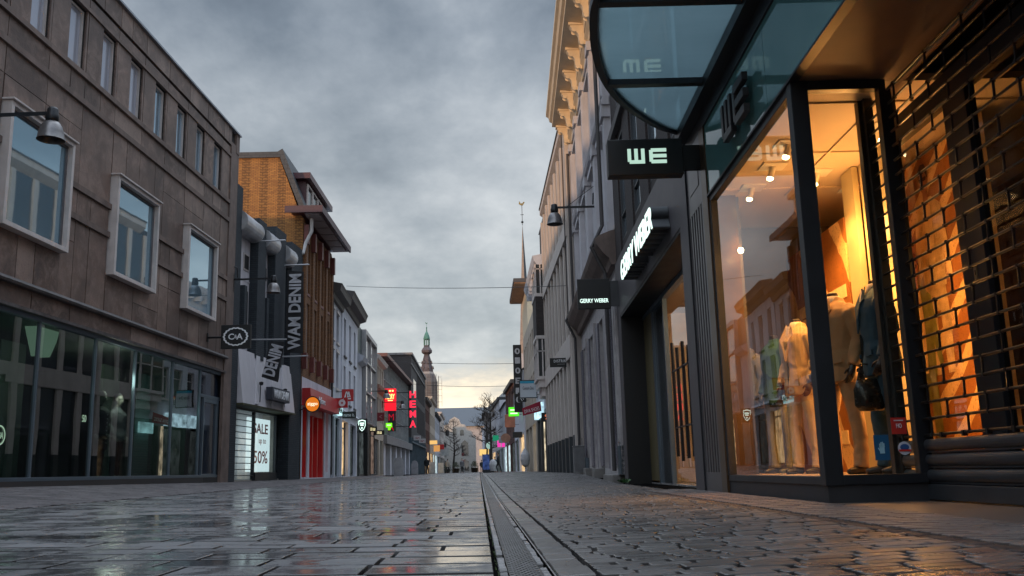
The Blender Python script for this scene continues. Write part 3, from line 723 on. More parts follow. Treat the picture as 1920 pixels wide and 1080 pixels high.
m.build('entry_ceiling', brown, T)

# ---------------------------------------------------------------- neighbour shop with lit lettering
T = FR.thing('dark_framed_shop', 'brown brick building with a mauve grey framed glass shopfront and bright lettering', 'shop building')
A0, A1 = 11.47, 19.62
hol = [(12.0, 19.1, .02, 3.50)]
wall(FR, T, A0, A1, .0, 4.66, [(12.0, 19.1, .0, 3.50)], gwpaint, depth=0, rev=.45, w=.05, name='shop_surround')
m = bm_(); m.box(A0, A1, -.30, .05, 4.66, 4.69); m.box(A0, A0+.01, -.4, .05, 0, 4.66); m.box(A1, A1+.01, -.4, .05, 0, 4.66); m.build('fascia_cap', alu_d, T)
wins = [(11.72+1.99*k, 12.60+1.99*k, 4.95, 7.15) for k in range(4)]
wall(FR, T, A0, A1, 4.69, 10.2, wins+[(11.72+1.99*k, 12.60+1.99*k, 7.9, 9.4) for k in range(4)], brnbrick, w=-.02, rev=.05, name='brick_wall')
for a, b, c, d in wins: window(FR, T, a, c, b-a, d-c, .03, .045, 1, (.24,), alu_d, MATS['sky_pane'], w=-.02)
for k in range(4): window(FR, T, 11.72+1.99*k, 7.9, .88, 1.5, .03, .045, 1, (), alu_d, MATS['sky_pane'], w=-.02)
m = bm_()
for k in range(5):     # rough buttress strips between the windows
    u = 10.95+1.99*k
    m.box(max(u+1.68-1.99+.05, A0), min(u+.70, A1), -.02, .015, 4.70, 7.3)
m.build('brick_piers', brnbrick, T)
m = bm_(); m.box(A0, A1, -.12, .10, 7.3, 7.5); m.box(A0, A1, -.12, .22, 10.0, 10.25); m.build('cornice', darktrim, T)
# glazing of the recess
m = bm_(); m.box(12.0, 12.1, -.50, -.42, .04, 3.5); m.box(17.9, 18.02, -.50, -.42, .04, 3.5); m.box(16.55, 16.63, -.50, -.42, .04, 3.5); m.box(12.0, 19.1, -.52, -.40, 3.36, 3.5); m.build('door_frame', alu_g, T)
m = bm_(); m.box(12.1, 16.55, -.465, -.457, .06, 3.36); m.build('door_glass', clear_glass, T)
m = bm_(); m.box(18.02, 19.1, -.60, -.42, .1, 3.36); m.build('side_panel', pm('olive_panel', (.12, .095, .045), .5, .1, 2, .1), T)
m = bm_(); m.box(16.63, 17.9, -.48, -.46, .06, 3.36); m.build('pale_panel', pm('dark_glass_panel', (.05, .055, .06), .1, .1), T)
m = bm_()
for k, (u, z0, z1) in enumerate(((14.2, .50, 2.20), (14.66, .48, 2.32), (15.16, .44, 2.28), (15.6, .52, 2.42))):
    m.tube([(u, -.38, z0), (u, -.38, z1)], .028, 8)
m.box(14.1, 15.7, -.40, -.36, .98, 1.0); m.box(14.1, 15.7, -.40, -.36, 1.92, 1.94)
m.build('door_handle', ironp, T, smooth=False)
inn = bm_(); inn.box(12.0, 19.1, -5.2, -5.1, .05, 3.5); inn.box(12.0, 12.05, -5.1, -.5, .05, 3.5); inn.box(19.05, 19.1, -5.1, -.6, .05, 3.5); inn.box(12, 19.1, -5.1, -.5, 3.5, 3.55)
inn.build('interior_wall', pm('warm_interior_wall', (.5, .33, .19), .6, .2, 1.5, .1), T)
m = bm_(); m.box(12, 19.1, -5.1, -.42, .03, .06); m.build('interior_floor', pm('interior_floor', (.3, .28, .27), .25, .2, 2, .05), T)
p = FR.pt(14.8, -2.0); lightpt('shop_light', (p.x, p.y, 3.2), 110, (1.0, .66, .38), .3)
p = FR.pt(17, -3.0); lightpt('shop_light', (p.x, p.y, 3.2), 30, (1.0, .7, .42), .3)
m = bm_(); m.box(13.2, 16.3, -3.0, -2.2, 3.40, 3.46); L_ = m.build('light_panel', emit('ceiling_light_panel', (1, .97, .92), 1.5), T)
# things in that shop
for k, (u, w_, lab, c_) in enumerate(((14.2, -1.6, 'clothes rail with pale and red garments behind the glass doors', (.5, .05, .04)), (13.0, -1.2, 'clothes rail with blue and cream garments nearest the door', (.08, .12, .22)))):
    T_ = FR.thing('clothes_rail', lab, 'clothes rail', u, w_, .06)
    m = bm_(); m.tube([(-.5, 0, 0), (-.5, 0, 1.5), (.5, 0, 1.5), (.5, 0, 0)], .015, 6); m.build('rail', ironp, T_)
    for j in range(7):
        m = bm_(); x = -.42+.14*j; h = random.uniform(.7, 1.0)
        m.extr([(x, -.05, 1.47), (x, .05, 1.47), (x, .21, 1.38), (x, .17, 1.47-h), (x, -.17, 1.47-h), (x, -.21, 1.38)], (.05, 0, 0))
        cc = random.choice([(.55, .5, .42), c_, (.3, .3, .33), (.6, .58, .55), (.5, .3, .12)])
        nm = 'garment_%d%d%d' % tuple(int(v*99) for v in cc)
        m.build('garment', MATS.get(nm) or pm(nm, cc, .8, .2, 6, .2), T_)
for k, (u, w_) in enumerate(((15.3, -1.0), (16.0, -2.0))):
    T_ = FR.thing('display_stool', ('wooden display stool near the glass doors', 'wooden display stool further inside the neighbour shop')[k], 'stool', u, w_, .06)
    wd = MATS.get('light_wood') or pm('light_wood', (.55, .36, .18), .5, .2, 8, .2)
    m = bm_(); m.lathe([(.16, .0), (.17, .02), (.17, .04), (.16, .05)], (0, 0, .62), 18); m.build('seat', wd, T_)
    for j in range(4):
        a = PI/4+PI/2*j; m = bm_(); m.tube([(.11*math.cos(a), .11*math.sin(a), .63), (.2*math.cos(a), .2*math.sin(a), 0)], .015, 7); m.build('leg', wd, T_)
# lit letters on the fascia
S = FR.thing('lettering_sign', 'white lit GERRY WEBER letters standing off the mauve grey fascia', 'sign', 14.58, .05, 3.86)
ltx = text('letter_faces', 'GERRY WEBER', glowwhite, S, W=3.82, H=.36, mode='wall', side=1, w=.262, depth=.012, bold=.012)
ltx = text('letter_bodies', 'GERRY WEBER', pm('letter_sides', (.05, .055, .06), .5, .1), S, W=3.84, H=.375, mode='wall', side=1, w=.13, depth=.25, bold=.02)
S = FR.thing('hanging_sign', 'black square GERRY WEBER sign on a thick arm', 'sign', 19.2, 0, 4.0)
m = bm_(); m.box(-.05, .05, .23, .92, -.34, .30); m.build('box', blackp, S, bevel=.006)
m = bm_(); m.box(-.035, .035, .0, .23, -.29, .25); m.build('arm', pm('arm_dark', (.03, .033, .038), .45, .2), S)
text('lettering', 'GERRY WEBER', glowwhite, S, W=.60, H=.085, x=-.056, w=.575, z=-.17, depth=.008, bold=.01)
# weeds at the base
m = MB(1); wp = FR.pt(19.3, .12)
for k in range(60):
    a = random.uniform(0, 6.28); r = random.uniform(.02, .12); x, y = wp.x+random.gauss(0, .05), wp.y+random.gauss(0, .18); z = G(x, y)
    m.poly([(x, y, z), (x+r*math.cos(a), y+r*math.sin(a), z+random.uniform(.02, .08)), (x+r*.7*math.cos(a+.5), y+r*.7*math.sin(a+.5), z+random.uniform(.03, .09))])
tag(m.build('weed', pm('weed_leaves', (.03, .11, .02), .6, .4, 20, .2), None, fix=False), 'small green weed growing at the foot of the black door recess', 'plant')
m = bm_(); m.box(19.04, 19.095, -.62, .045, .02, 3.495); m.box(12.01, 19.04, -.4, .045, 3.44, 3.495); m.build('door_reveal', blackp, T)

# ---------------------------------------------------------------- stone building with pilasters and the golden cornice
B0, B1_ = 19.65, 30.5
T = FR.thing('stone_townhouse', 'grey stone townhouse with granite shop piers and a sunlit bracketed cornice', 'building')
ope = [(21.9, 24.3, .35, 4.15), (25.0, 27.2, .35, 4.15), (27.9, 29.9, .35, 4.15), (20.35, 21.2, .9, 3.9)]
wall(FR, T, B0, B1_, 0, 5.0, ope, limest, rev=.14, w=0, name='ground_floor')
upw = [(20.45+2.55*k, 21.45+2.55*k, z0, z1) for k in range(4) for z0, z1 in ((5.9, 8.0), (8.75, 10.6))]
wall(FR, T, B0, B1_, 5.0, 12.45, upw, surrm, rev=.12, w=-.02, name='upper_wall')
for k in range(4):
    for z0, z1 in ((5.9, 8.0), (8.75, 10.6)):
        window(FR, T, 20.45+2.55*k, z0, 1.0, z1-z0, .10, .06, 2, (.7,), alu_w, pane, sill=surrm, w=-.02)
# pilasters, panels
for k in range(5):
    u = B0+.1+2.58*k
    m = bm_(); m.box(u, u+.42, -.02, .13, 5.6, 11.2); m.box(u-.05, u+.47, -.02, .18, 8.15, 8.42); m.box(u-.04, u+.46, -.02, .17, 5.45, 5.7); m.box(u+.08, u+.34, .13, .16, 8.7, 10.9); m.box(u-.05, u+.47, -.02, .20, 11.0, 11.25)
    m.build('pilaster', surrm, T)
    m = bm_(); m.box(u+.44, u+.56, -.02, .02, 5.6, 11.3); m.build('brick_strip', redbrick, T)
for k in range(4):
    u = 20.45+2.55*k
    for z in (8.03, 10.63):
        m = bm_(); m.box(u-.15, u+1.15, -.02, .16, z, z+.12); m.box(u-.1, u+1.1, -.02, .09, z+.12, z+.45); m.extr([(u-.15, 0, z+.45), (u+1.15, 0, z+.45), (u+.5, 0, z+.62)], (0, .14, 0)); m.build('window_pediment', surrm, T)
m = bm_(); m.prof([(0, 8.42), (.16, 8.42), (.20, 8.52), (.12, 8.6), (0, 8.66)], B0, B1_); m.build('string_course', surrm, T)
m = bm_(); m.prof([(0, 4.72), (.12, 4.72), (.16, 4.86), (.30, 5.0), (.42, 5.18), (.46, 5.30), (.36, 5.38), (.10, 5.48), (0, 5.5)], B0+.0, B1_+.25); m.build('shop_cornice', stone_dk, T)
m = bm_(); m.box(B0, B1_, 0, .03, 5.52, 5.6); m.build('ledge_cap', alu_w, T)
# ground floor piers
for u in (21.2, 24.3, 27.2, 29.9):
    m = bm_(); m.box(u, u+.62, -.0, .05, .42, 4.15); m.build('granite_pier', granite, T, bevel=.01)
    m = bm_(); m.box(u+.62, u+.7, -.0, .10, .3, 4.25); m.build('pier_edge', limest, T)
for a, b, c, d in ope[:3]:
    m = bm_(); m.box(a+.02, b-.02, -.16, -.12, c, d); m.build('shop_window', panem('dark_shop_pane', (.012, .013, .018), .04, 1.5) if 'dark_shop_pane' not in MATS else MATS['dark_shop_pane'], T)
    m = bm_(); m.box((a+b)/2-.3, (a+b)/2+.25, -.12, -.0, c, d); m.build('granite_panel', granite, T)
m = bm_(); m.box(B0+.02, B0+.45, -.01, .10, .22, 4.4); m.box(B0+.12, B0+.35, .10, .13, .9, 4.0); m.build('pilaster', limest, T)
m = bm_(); m.box(B0+.02, B0+.45, .02, .135, .22, .82); m.box(29.2, 29.9, .02, .12, .25, .7); m.build('blue_base', pm('blue_grey_base', (.075, .095, .11), .6, .35, 6, .2), T)
for u0, u1, z in ((20.0, 22.0, .22), (24.4, 25.2, .36), (27.2, 28.2, .38)):
    m = bm_(); m.box(u0, u1, -.02, .28, 0, z); m.build('stone_step', pm('step_stone', (.17, .16, .15), .6, .3, 4, .3) if 'step_stone' not in MATS else MATS['step_stone'], T, bevel=.015)
# drain pipes and cable
for u, c_ in ((20.05, darktrim), (30.3, darktrim)):
    m = bm_(); m.tube([(u, .22, .3), (u, .22, 4.6), (u, .5, 5.2), (u, .24, 5.7), (u, .24, 11)], .045, 8); m.build('drain_pipe', c_, T)
m = bm_(); m.tube([(19.9, .06, 4.4), (19.85, .08, 3.7), (19.95, .07, 3.2), (19.8, .08, 2.9), (19.9, .06, 2.4)], .012, 6); m.build('cable', blackp, T)
# cornice
m = bm_(); CZ0 = 11.35
m.prof([(0, CZ0), (.10, CZ0), (.12, CZ0+.12), (.20, CZ0+.2), (.20, CZ0+.62), (.28, CZ0+.68), (.72, CZ0+.72), (.72, CZ0+.86), (.80, CZ0+.90), (.84, CZ0+1.05), (.92, CZ0+1.10), (.92, CZ0+1.22), (0, CZ0+1.3)], B0-.4, B1_); m.build('cornice', cornm, T)
for k in range(8):
    u = B0+.15+1.5*k
    m = bm_(); prof = []
    for t in range(11):
        a = t/10; prof.append((.20+.36*(1-a)**.8+.05*math.sin(a*9), CZ0+.70-.62*a))
    m.prof([(.14, CZ0+.70)]+prof+[(.14, CZ0+.05)], u, u+.20)
    m.box(u-.03, u+.23, .14, .60, CZ0+.62, CZ0+.70)
    for s_ in (-.012, .20):      # scroll relief
        m.extr([(u+s_, .45+.07*math.cos(q*PI/6), CZ0+.50+.07*math.sin(q*PI/6)) for q in range(12)], (.012, 0, 0)); m.extr([(u+s_, .26+.06*math.cos(q*PI/6), CZ0+.12+.06*math.sin(q*PI/6)) for q in range(12)], (.012, 0, 0))
    m.build('bracket', cornm, T)
    if k < 7:
        m = bm_(); m.box(u+.40, u+1.26, .20, .225, CZ0+.26, CZ0+.56); m.build('frieze_panel', cornm, T)

# ---------------------------------------------------------------- beige building with slim piers and roof overhang
p = FR.pt(30.5, .35); F4 = Fr(p.x, p.y, 0.0, 1)
T = F4.thing('beige_pier_building', 'beige building with slim vertical piers, dark bases and a flat overhanging roof', 'building')
body = F4.mb(); body.box(0, 12, -8, -.55, 0, 11.9); body.box(0, .16, -.55, -.02, 0, 11.9); body.build('wall', beigew, T)
m = F4.mb(); m.box(0, 12, -8, .02, 12.25, 12.5); m.extr([(0, -.4, 11.9), (0, -7, 11.9), (0, -7, 12.25), (0, .02, 12.25)], (12, 0, 0)); m.build('roof', beigew, T)
m = F4.mb(); m.box(-.03, 12.05, -8.0, .06, 12.5, 12.56); m.box(.3, .6, -2.2, -1.9, 12.56, 12.95); m.build('roof_edge', darktrim, T)
us = [0.16+1.48*k for k in range(9)]
for k, u in enumerate(us):
    m = F4.mb(); m.box(u, u+.34, -.55, .0, 1.46, 4.05); m.box(u+.02, u+.30, -.55, -.02, 4.8, 8.2); m.box(u+.02, u+.30, -.55, -.02, 8.75, 11.9)
    o = m.build('pier', beigew, T)
    m = F4.mb(); m.box(u-.005, u+.345, -.55, .012, .25, 1.46); m.build('pier_base', pm('dark_slate_base', (.035, .042, .048), .5, .2, 4, .1) if 'dark_slate_base' not in MATS else MATS['dark_slate_base'], T)
for z0, z1 in ((4.05, 4.8), (8.2, 8.75)):
    m = F4.mb(); m.box(.16, 12, -.55, .02, z0, z1); m.build('floor_band', beigew, T)
for k in range(8):
    for z0, z1 in ((.4, 4.05), (4.8, 8.2), (8.75, 11.9)):
        m = F4.mb(); m.box(us[k]+.34, us[k+1], -.14, -.10, z0, z1); m.build('window', panem('pier_building_glass', (.02, .022, .03), .04, 1.6) if 'pier_building_glass' not in MATS else MATS['pier_building_glass'], T)
m = F4.mb(); m.tube([(0.05, .06, 5), (0.05, .06, 11.8)], .02, 6); m.build('pipe', darktrim, T)

# sign, cabinet
def blade(fr, name, label, u, w0, w1, z0, z1, mat, th=.09, txt=None, tmat=None, tW=None, tH=None, tz=None, arm=True, cat='sign', group=None, rimm=None, **k):
    S = fr.thing('hanging_sign' if not name else name, label, cat, u, 0, (z0+z1)/2, group)
    H = (z1-z0)/2; m = fr.mb(); m.box(-th/2, th/2, w0, w1, -H, H); m.build('panel', mat, S, bevel=.006)
    if rimm: 
        m = fr.mb(); t = .035
        for a, b, c, d in ((w0-.005, w0+t, -H-.005, H+.005), (w1-t, w1+.005, -H-.005, H+.005), (w0+t, w1-t, -H-.005, -H+t), (w0+t, w1-t, H-t, H+.005)): m.box(-th/2-.008, th/2+.008, a, b, c, d)
        m.build('rim', rimm, S)
    if arm:
        m = fr.mb(); 
        for z in (H*.6, -H*.6): m.tube([(0, -.02, z), (0, w0, z)], .016, 6)
        m.build('bracket', ironp, S)
    if txt: text('lettering', txt, tmat or whitel, S, W=tW or (w1-w0)*.8, H=tH, x=-th/2-.006, w=(w0+w1)/2, z=(tz or 0), depth=.008, side=fr.side, bold=k.get('bold', .0), spacing=k.get('spacing', 1), rot=k.get('rot', 0))
    return S
S = blade(FR, None, 'black sign with white DISTRIKT lettering on the beige building', 32.3, .22, 1.0, 3.88, 4.20, blackp, .06, 'DISTRIKT', whitel, tW=.50, tH=.095, tz=.05, bold=.008, spacing=1.25)
m = MB(1); m.box(-.036, -.032, -.0+.48, .74, -.068, -.055); m.build('print_line', pm('grey_letters', (.3, .3, .3), .6, .05), S)
p = FR.pt(29.5, .38)
K = FR.thing('utility_cabinet', 'grey metal utility cabinet standing by the granite piers', 'cabinet', 29.6, .30, .24); K.scale = (.62, .62, .72)
cabm = pm('cabinet_grey', (.16, .16, .165), .5, .2, 3, .15, .1)
m = bm_(); m.box(-.3, .3, -.28, .28, 0, 1.12); m.build('body', cabm, K, bevel=.01); m = bm_(); m.box(-.33, .33, -.31, .31, 1.12, 1.17); m.build('lid', cabm, K, bevel=.01); m = bm_(); m.tube([(.2, -.2, 1.17), (.2, -.2, 1.5)], .02, 6); m.build('pipe', cabm, K)
m = bm_(); m.box(-.312, -.30, -.22, .22, .08, 1.05); m.build('door', pm('cabinet_door', (.13, .13, .135), .5, .2, 3, .15, .1), K)

# ---------------------------------------------------------------- row with the bay windows
F5 = F4.sub(12.0)
def panes(fr, T, lst, mat, w=-.04, name='pane'):
    m = fr.mb()
    for a, b, c, d in lst: m.box(a, b, w-.02, w, c, d)
    return m.build(name, mat, T)
T = F5.thing('bay_window_house', 'white house with stacked bay windows above shops with a hanging shoe banner', 'building')
wall(F5, T, 0, 9.5, 0, 3.3, [(.5, 3.2, .3, 3.0), (3.7, 6.4, .3, 3.0), (6.9, 9.2, .3, 3.0)], pm('dark_shopfront', (.05, .05, .052), .5, .2), w=-.15, name='shopfront')
wall(F5, T, 0, 9.5, 3.3, 10.2, [(3.2+1.55*k, 4.1+1.55*k, z0, z1) for k in range(4) for z0, z1 in ((4.4, 6.0), (7.1, 8.7))], greyw, w=-.15)
for k in range(4):
    for z0, z1 in ((4.4, 6.0), (7.1, 8.7)): window(F5, T, 3.2+1.55*k, z0, .9, z1-z0, .12, .06, 1, (.7,), alu_w, pane, sill=alu_w, w=-.15)
m = F5.mb(); m.prof([(-.15, 9.9), (.12, 10.0), (.30, 10.25), (.38, 10.5), (-.15, 10.6)], .9, 9.6); m.build('cornice', greyw, T)
m = F5.mb()
for k in range(9): m.box(1.2+k*.95, 1.4+k*.95, -.1, .25, 9.75, 10.15)
m.build('cornice_brackets', greyw, T)
for z0, z1, zb in ((4.6, 6.35, 4.45), (8.5, 9.9, 8.35)):
    bay = F5.mb(); bay.box(.08, 2.52, -.15, .38, zb, z0)
    if zb < 5: bay.box(.08, 2.52, -.15, .38, 6.35, 6.5); bay.box(.15, 2.45, -.15, .30, 4.1, 4.45); bay.box(.25, 2.35, -.15, .15, 3.7, 4.1)
    for u in (.12, 1.25, 2.4): bay.box(u, u+.09, .28, .36, z0, z1)
    bay.box(.12, .18, -.15, -.08, z0, z1); bay.box(.12, .18, .06, .12, z0, z1); bay.box(.12, .18, -.15, .36, z0+1.15, z0+1.2); bay.box(.12, 2.45, .28, .36, z0+1.15, z0+1.2)
    o = bay.build('bay_window', alu_w, T)
    m = F5.mb(); m.box(.16, 2.44, -.12, .30, z0, z1); m.build('bay_glass', pane, o)
m = F5.mb(); m.box(.1, 2.5, -.15, .34, 6.5, 8.35); m.build('brick_bay', brnbrick, T)
m = F5.mb(); m.box(-.0, 2.7, -3, -.13, 10.2, 12.2); m.extr([(0, -.13, 12.2), (0, -3, 12.2), (0, -3, 13.2)], (3.5, 0, 0)); m.build('upper_gable', brnbrick, T)
m = F5.mb()
for k in range(22): m.box(.55, 3.15, -.40, -.36-.02*(k % 2), .35+.12*k, .46+.12*k)
m.build('roller_shutter', pm('shutter_slats', (.10, .10, .105), .5, .2, 4, .1, .2), T)
panes(F5, T, [(3.8, 6.3, .35, 2.9), (7.0, 9.1, .35, 2.9)], lit_dim, -.35, 'shop_window')
m = F5.mb(); m.box(3.45, 3.7, -.3, -.1, .3, 3.0); m.build('lit_doorway', litshop('cream_lit_doorway', (.95, .8, .55), .5), T)
S = blade(F5, None, 'square white sign with a blue top band and grey handwriting', 4.5, .12, 1.02, 3.95, 4.85, pm('white_sign_panel', (.42, .44, .47), .4, .05), .1, 'Custom One', pm('ink', (.05, .05, .06), .6), tW=.55, tH=.17, tz=.05, rimm=blackp)
m = F5.mb(); m.box(-.058, .058, .16, .98, .29, .41); m.build('blue_band', flat('sky_blue_band', (.02, .28, .42), .4), S)
# shoe banner hanging askew
S = F5.thing('cloth_banner', 'crimson cloth banner with white DIVA SHOES lettering hanging askew', 'banner', 2.0, 0, 3.3)
cr = flat('crimson_cloth', (.30, .008, .035), .7); m = MB(1)
m.extr([(0, 1.02, .32-.36+.02), (0, .13, .52-.32+.10), (0, .10, -.18), (0, 1.0, -.38)], (.02, 0, 0)); m.build('cloth', cr, S)
text('lettering', 'DIVA SHOES', whitel, S, W=.74, H=.17, x=-.012, w=.56, z=-.11, depth=.006, rot=.22)
S = F5.thing('shop_fascia_sign', 'cyan and white lit fascia sign beside the shoe banner', 'sign', 5.6, -.13, 3.35)
m = F5.mb(); m.box(-1.9, 2.4, 0, .22, -.32, .32); m.build('box', litshop('cyan_lit_sign', (.55, .85, 1.0), .75), S)
blade(F5, None, 'small black and white striped diagonal sign on a bracket', 15.5, .1, .62, 4.55, 5.15, blackp, .08, '///', whitel, tW=.36, tH=.34, rot=PI/4)
S = F5.thing('shop_notice', 'dark notice board with orange % marks above the roller shutter', 'sign', .4, -.1, 2.75)
m = F5.mb(); m.box(-.03, .03, -.2, .32, -.22, .2); m.build('board', blackp, S); text('lettering', '%', emit('orange_letters', (.9, .25, .12), .7), S, W=.2, H=.22, x=-.036, w=.06, z=0)

T = F5.thing('white_corner_house', 'pale house with a slim roof slab beyond the bay window house', 'building', 9.5)
F5b = F5.sub(9.5)
wall(F5b, T, 0, 12, 0, 9.3, [(.6+1.9*k, 1.7+1.9*k, z0, z1) for k in range(6) for z0, z1 in ((4.2, 5.9), (6.8, 8.4))]+[(.5, 3.6, .3, 3.0), (4.4, 7.5, .3, 3.0), (8.2, 11.5, .3, 3.0)], creamw, w=-.1)
for k in range(6):
    for z0, z1 in ((4.2, 5.9), (6.8, 8.4)): window(F5b, T, .6+1.9*k, z0, 1.1, z1-z0, .14, .07, 1, (), alu_w, pane, w=-.1)
panes(F5b, T, [(.5, 3.6, .3, 3.0)], litshop('cream_shop_light', (.9, .8, .6), .4), -.3, 'shop_window'); panes(F5b, T, [(4.4, 7.5, .3, 3.0), (8.2, 11.5, .3, 3.0)], lit_dim, -.3, 'shop_window')
m = F5b.mb(); m.box(5.5, 12.0, -4, -.1, 9.3, 12.0); m.build('upper_storey', cornm, T)
m = F5b.mb(); m.box(5.0, 12.6, -4.4, .75, 12.0, 12.25); m.build('roof', darktrim, T); m = F5b.mb(); m.box(5.1, 12.5, -.1, .70, 11.94, 12.0); m.build('roof_soffit', pm('wood_soffit', (.35, .2, .11), .6), T)
# tall dark vertical sign
S = F5.thing('vertical_sign', 'tall black vertical sign with a column of pale letter blocks', 'sign', 21.5, 0, 6.75)
m = F5.mb(); m.box(-.15, .15, .05, .62, -2.45, 2.2); m.build('box', blackp, S, bevel=.01)
for k, (ch, z) in enumerate((('0', 1.75), ('I', 1.1), ('0', .4), ('E', -.3), ('I', -1.0), ('0', -1.6))): text('letter', ch, pm('pale_letter', (.42, .42, .44), .5) if 'pale_letter' not in MATS else MATS['pale_letter'], S, W=.36, H=.42, x=-.16, w=.33, z=z, bold=.03)

# far right row, continuing to the end of the street
F6 = F5.sub(21.5)
farR = [  # u0, u1, height, wall, roof type, label
    (0, 8, 7.2, whitep, 'gable', 'white gabled house with a green lit sign on the right of the street'),
    (8, 17, 8.2, redbrick, 'flat', 'red brick house in the far right row behind the orange signs'),
    (17, 27, 7.4, greyw, 'gable', 'pale grey gabled house in the far right row near the tree'),
    (27, 38, 8.8, whitep, 'flat', 'white flat topped house in the far right row beside the tree')]
xend = F6.pt(0, 0)
uR = 0
FARS = []
chainR = [(xend.x, xend.y), (3.25, 84), (2.9, 97), (2.6, 112), (1.9, 135)]
for i, ((xa, ya), (xb, yb)) in enumerate(zip(chainR, chainR[1:])):
    a = math.atan2(xb-xa, yb-ya); L = math.hypot(xb-xa, yb-ya); f = Fr(xa, ya, a, 1); FARS.append(f)
    u0, u1, H, mt, rf, lab = farR[i]
    T = f.thing('townhouse', lab, 'house')
    nW = int(L/2.2); st_ = L/nW
    hs = [(st_*k+.5, st_*k+1.5, z0, z0+1.6) for k in range(nW) for z0 in (4.0, 6.3) if z0+1.6 < H-.2]
    so = [(.4, L*.45, .3, 2.9), (L*.55, L-.4, .3, 2.9)]
    wall(f, T, 0, L, 0, H, hs+so, mt, w=0, rev=.2)
    for h in hs: window(f, T, h[0], h[2], 1.0, 1.6, .12, .08, 1, (), alu_w, pane, w=0)
    for k, s_ in enumerate(so):
        panes(f, T, [s_], (lit_warm, lit_dim, lit_cool, lit_dim)[(i+k) % 4], -.15, 'shop_window')
    m = f.mb()
    if rf == 'gable': m.extr([(0, .2, H), (0, -8, H), (0, -4, H+2.6)], (L, 0, 0))
    else: m.box(0, L, -8, .25, H, H+.35)
    m.build('roof', slate, T)
# hip roofed building closing the view on the right, behind the tree
T = empty('corner_building', 'large building with a dark hipped roof rising behind the bare tree', 'building', (6.6, 150, 0))
m = MB(1); m.box(-5.5, 20, 0, 22, 0, 9.6); m.build('wall', pm('weathered_grey_wall', (.13, .12, .125), .75, .2), T)
m = MB(1)
m.poly([(-6, -.5, 9.6), (20, -.5, 9.6), (20, 8, 14.2), (-1.5, 8, 14.2)]); m.poly([(-6, -.5, 9.6), (-1.5, 8, 14.2), (-1.5, 14, 14.2), (-6, 22.5, 9.6)]); m.poly([(20, 8, 14.2), (20, 14, 14.2), (-1.5, 14, 14.2), (-1.5, 8, 14.2)]); m.poly([(-6, 22.5, 9.6), (-1.5, 14, 14.2), (20, 14, 14.2), (20, 22.5, 9.6)]); m.poly([(-6, -.5, 9.59), (20, -.5, 9.59), (20, 22.5, 9.59), (-6, 22.5, 9.59)])
m.build('roof', slate, T)
for k in range(7):
    m = MB(1); m.box(-4.8+2.2*k, -3.9+2.2*k, -.06, 0, 5.2, 7.4); m.build('window', pane, T)
m = MB(1); m.box(3.0, 4.6, -.3, 1.5, 9.9, 12.6); m.build('dormer', creamw, T)
for k in range(3):
    m = MB(1); m.box(-5.2+3.2*k, -2.6+3.2*k, -.05, 0, .3, 3.0); m.build('shop_window', (lit_dim, lit_warm, lit_dim)[k], T)

# slim church spire on the right
T = empty('church_spire', 'slim stone and slate church spire, lit and shaded sides painted on, with a gilded weathercock above the right roofs', 'spire', (5.85, 110, 0))
m = MB(1); m.extr([(-1.0, -1, 0), (1.0, -1, 0), (1.0, 1, 0), (-1.0, 1, 0)], (0, 0, 14)); m.build('tower', limest, T)
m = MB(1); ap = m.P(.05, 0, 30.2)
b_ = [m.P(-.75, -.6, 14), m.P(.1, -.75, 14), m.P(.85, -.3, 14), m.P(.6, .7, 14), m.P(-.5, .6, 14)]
m.f.append([b_[0], b_[1], ap]); m.f.append([b_[4], b_[0], ap]); m.build('lit_face', pm('lit_spire_side', (.26, .20, .16), .7), T, fix=False)  # sunlit side of the spire put into the colour as a paler tone
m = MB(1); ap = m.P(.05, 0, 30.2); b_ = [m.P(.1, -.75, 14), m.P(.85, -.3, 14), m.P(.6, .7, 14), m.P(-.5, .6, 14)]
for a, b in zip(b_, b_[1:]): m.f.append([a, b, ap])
m.build('shaded_slate_face', pm('shaded_spire_slate', (.03, .045, .06), .5), T, fix=False)  # shaded side of the spire painted as a darker tone
gold = pm('gilded_metal', (.30, .2, .08), .3, .2, 3, .05, .8)
m = MB(1); m.tube([(.05, 0, 30), (.05, 0, 32.6)], .035, 6); m.lathe([(.02, -.15), (.14, -.1), (.16, 0), (.1, .12), (.02, .15)], (.05, 0, 30.4), 10); m.box(-.15, .25, -.02, .02, 31.3, 31.36); fin = m.build('finial', ironp, T)
m = MB(1); m.extr([(-.35, 0, 32.75), (-.12, 0, 32.55), (.15, 0, 32.5), (.28, 0, 32.7), (.42, 0, 32.95), (.25, 0, 33.0), (.12, 0, 32.8), (-.12, 0, 32.8), (-.2, 0, 33.05), (-.32, 0, 33.0), (-.28, 0, 32.85)], (0, .04, 0)); m.build('weathercock', gold, fin)

# ================================================================ LEFT SIDE
L0 = 9.0; AL = .061349
FL = Fr(-L0*math.cos(AL), L0*math.sin(AL), AL, -1)
T = FL.thing('clothing_store', 'brown stone clad department store with projecting pale window boxes and a glass shopfront', 'store building')
ZT = 10.82; UE = 27.2
lf = FL.mb
big = [(14.85+4.15*k, 16.9+4.15*k, 4.75, 6.78) for k in range(-5, 3)]
small = [(16.76+1.385*k, 17.42+1.385*k, 8.56, 9.90) for k in range(-16, 7)]
hs = big+small+[(-6.0, 26.55, .40, 3.36)]
wall(FL, T, -6.5, UE, 0, ZT-.02, hs, backing, depth=10, w=-.03, rev=.4)
m = lf(); m.box(-45, -6.51, -10, 0, 0, ZT-.02); m.build('sun_shade_block', stone_dk, T)  # unseen block added behind the camera to keep sun off the opposite shop
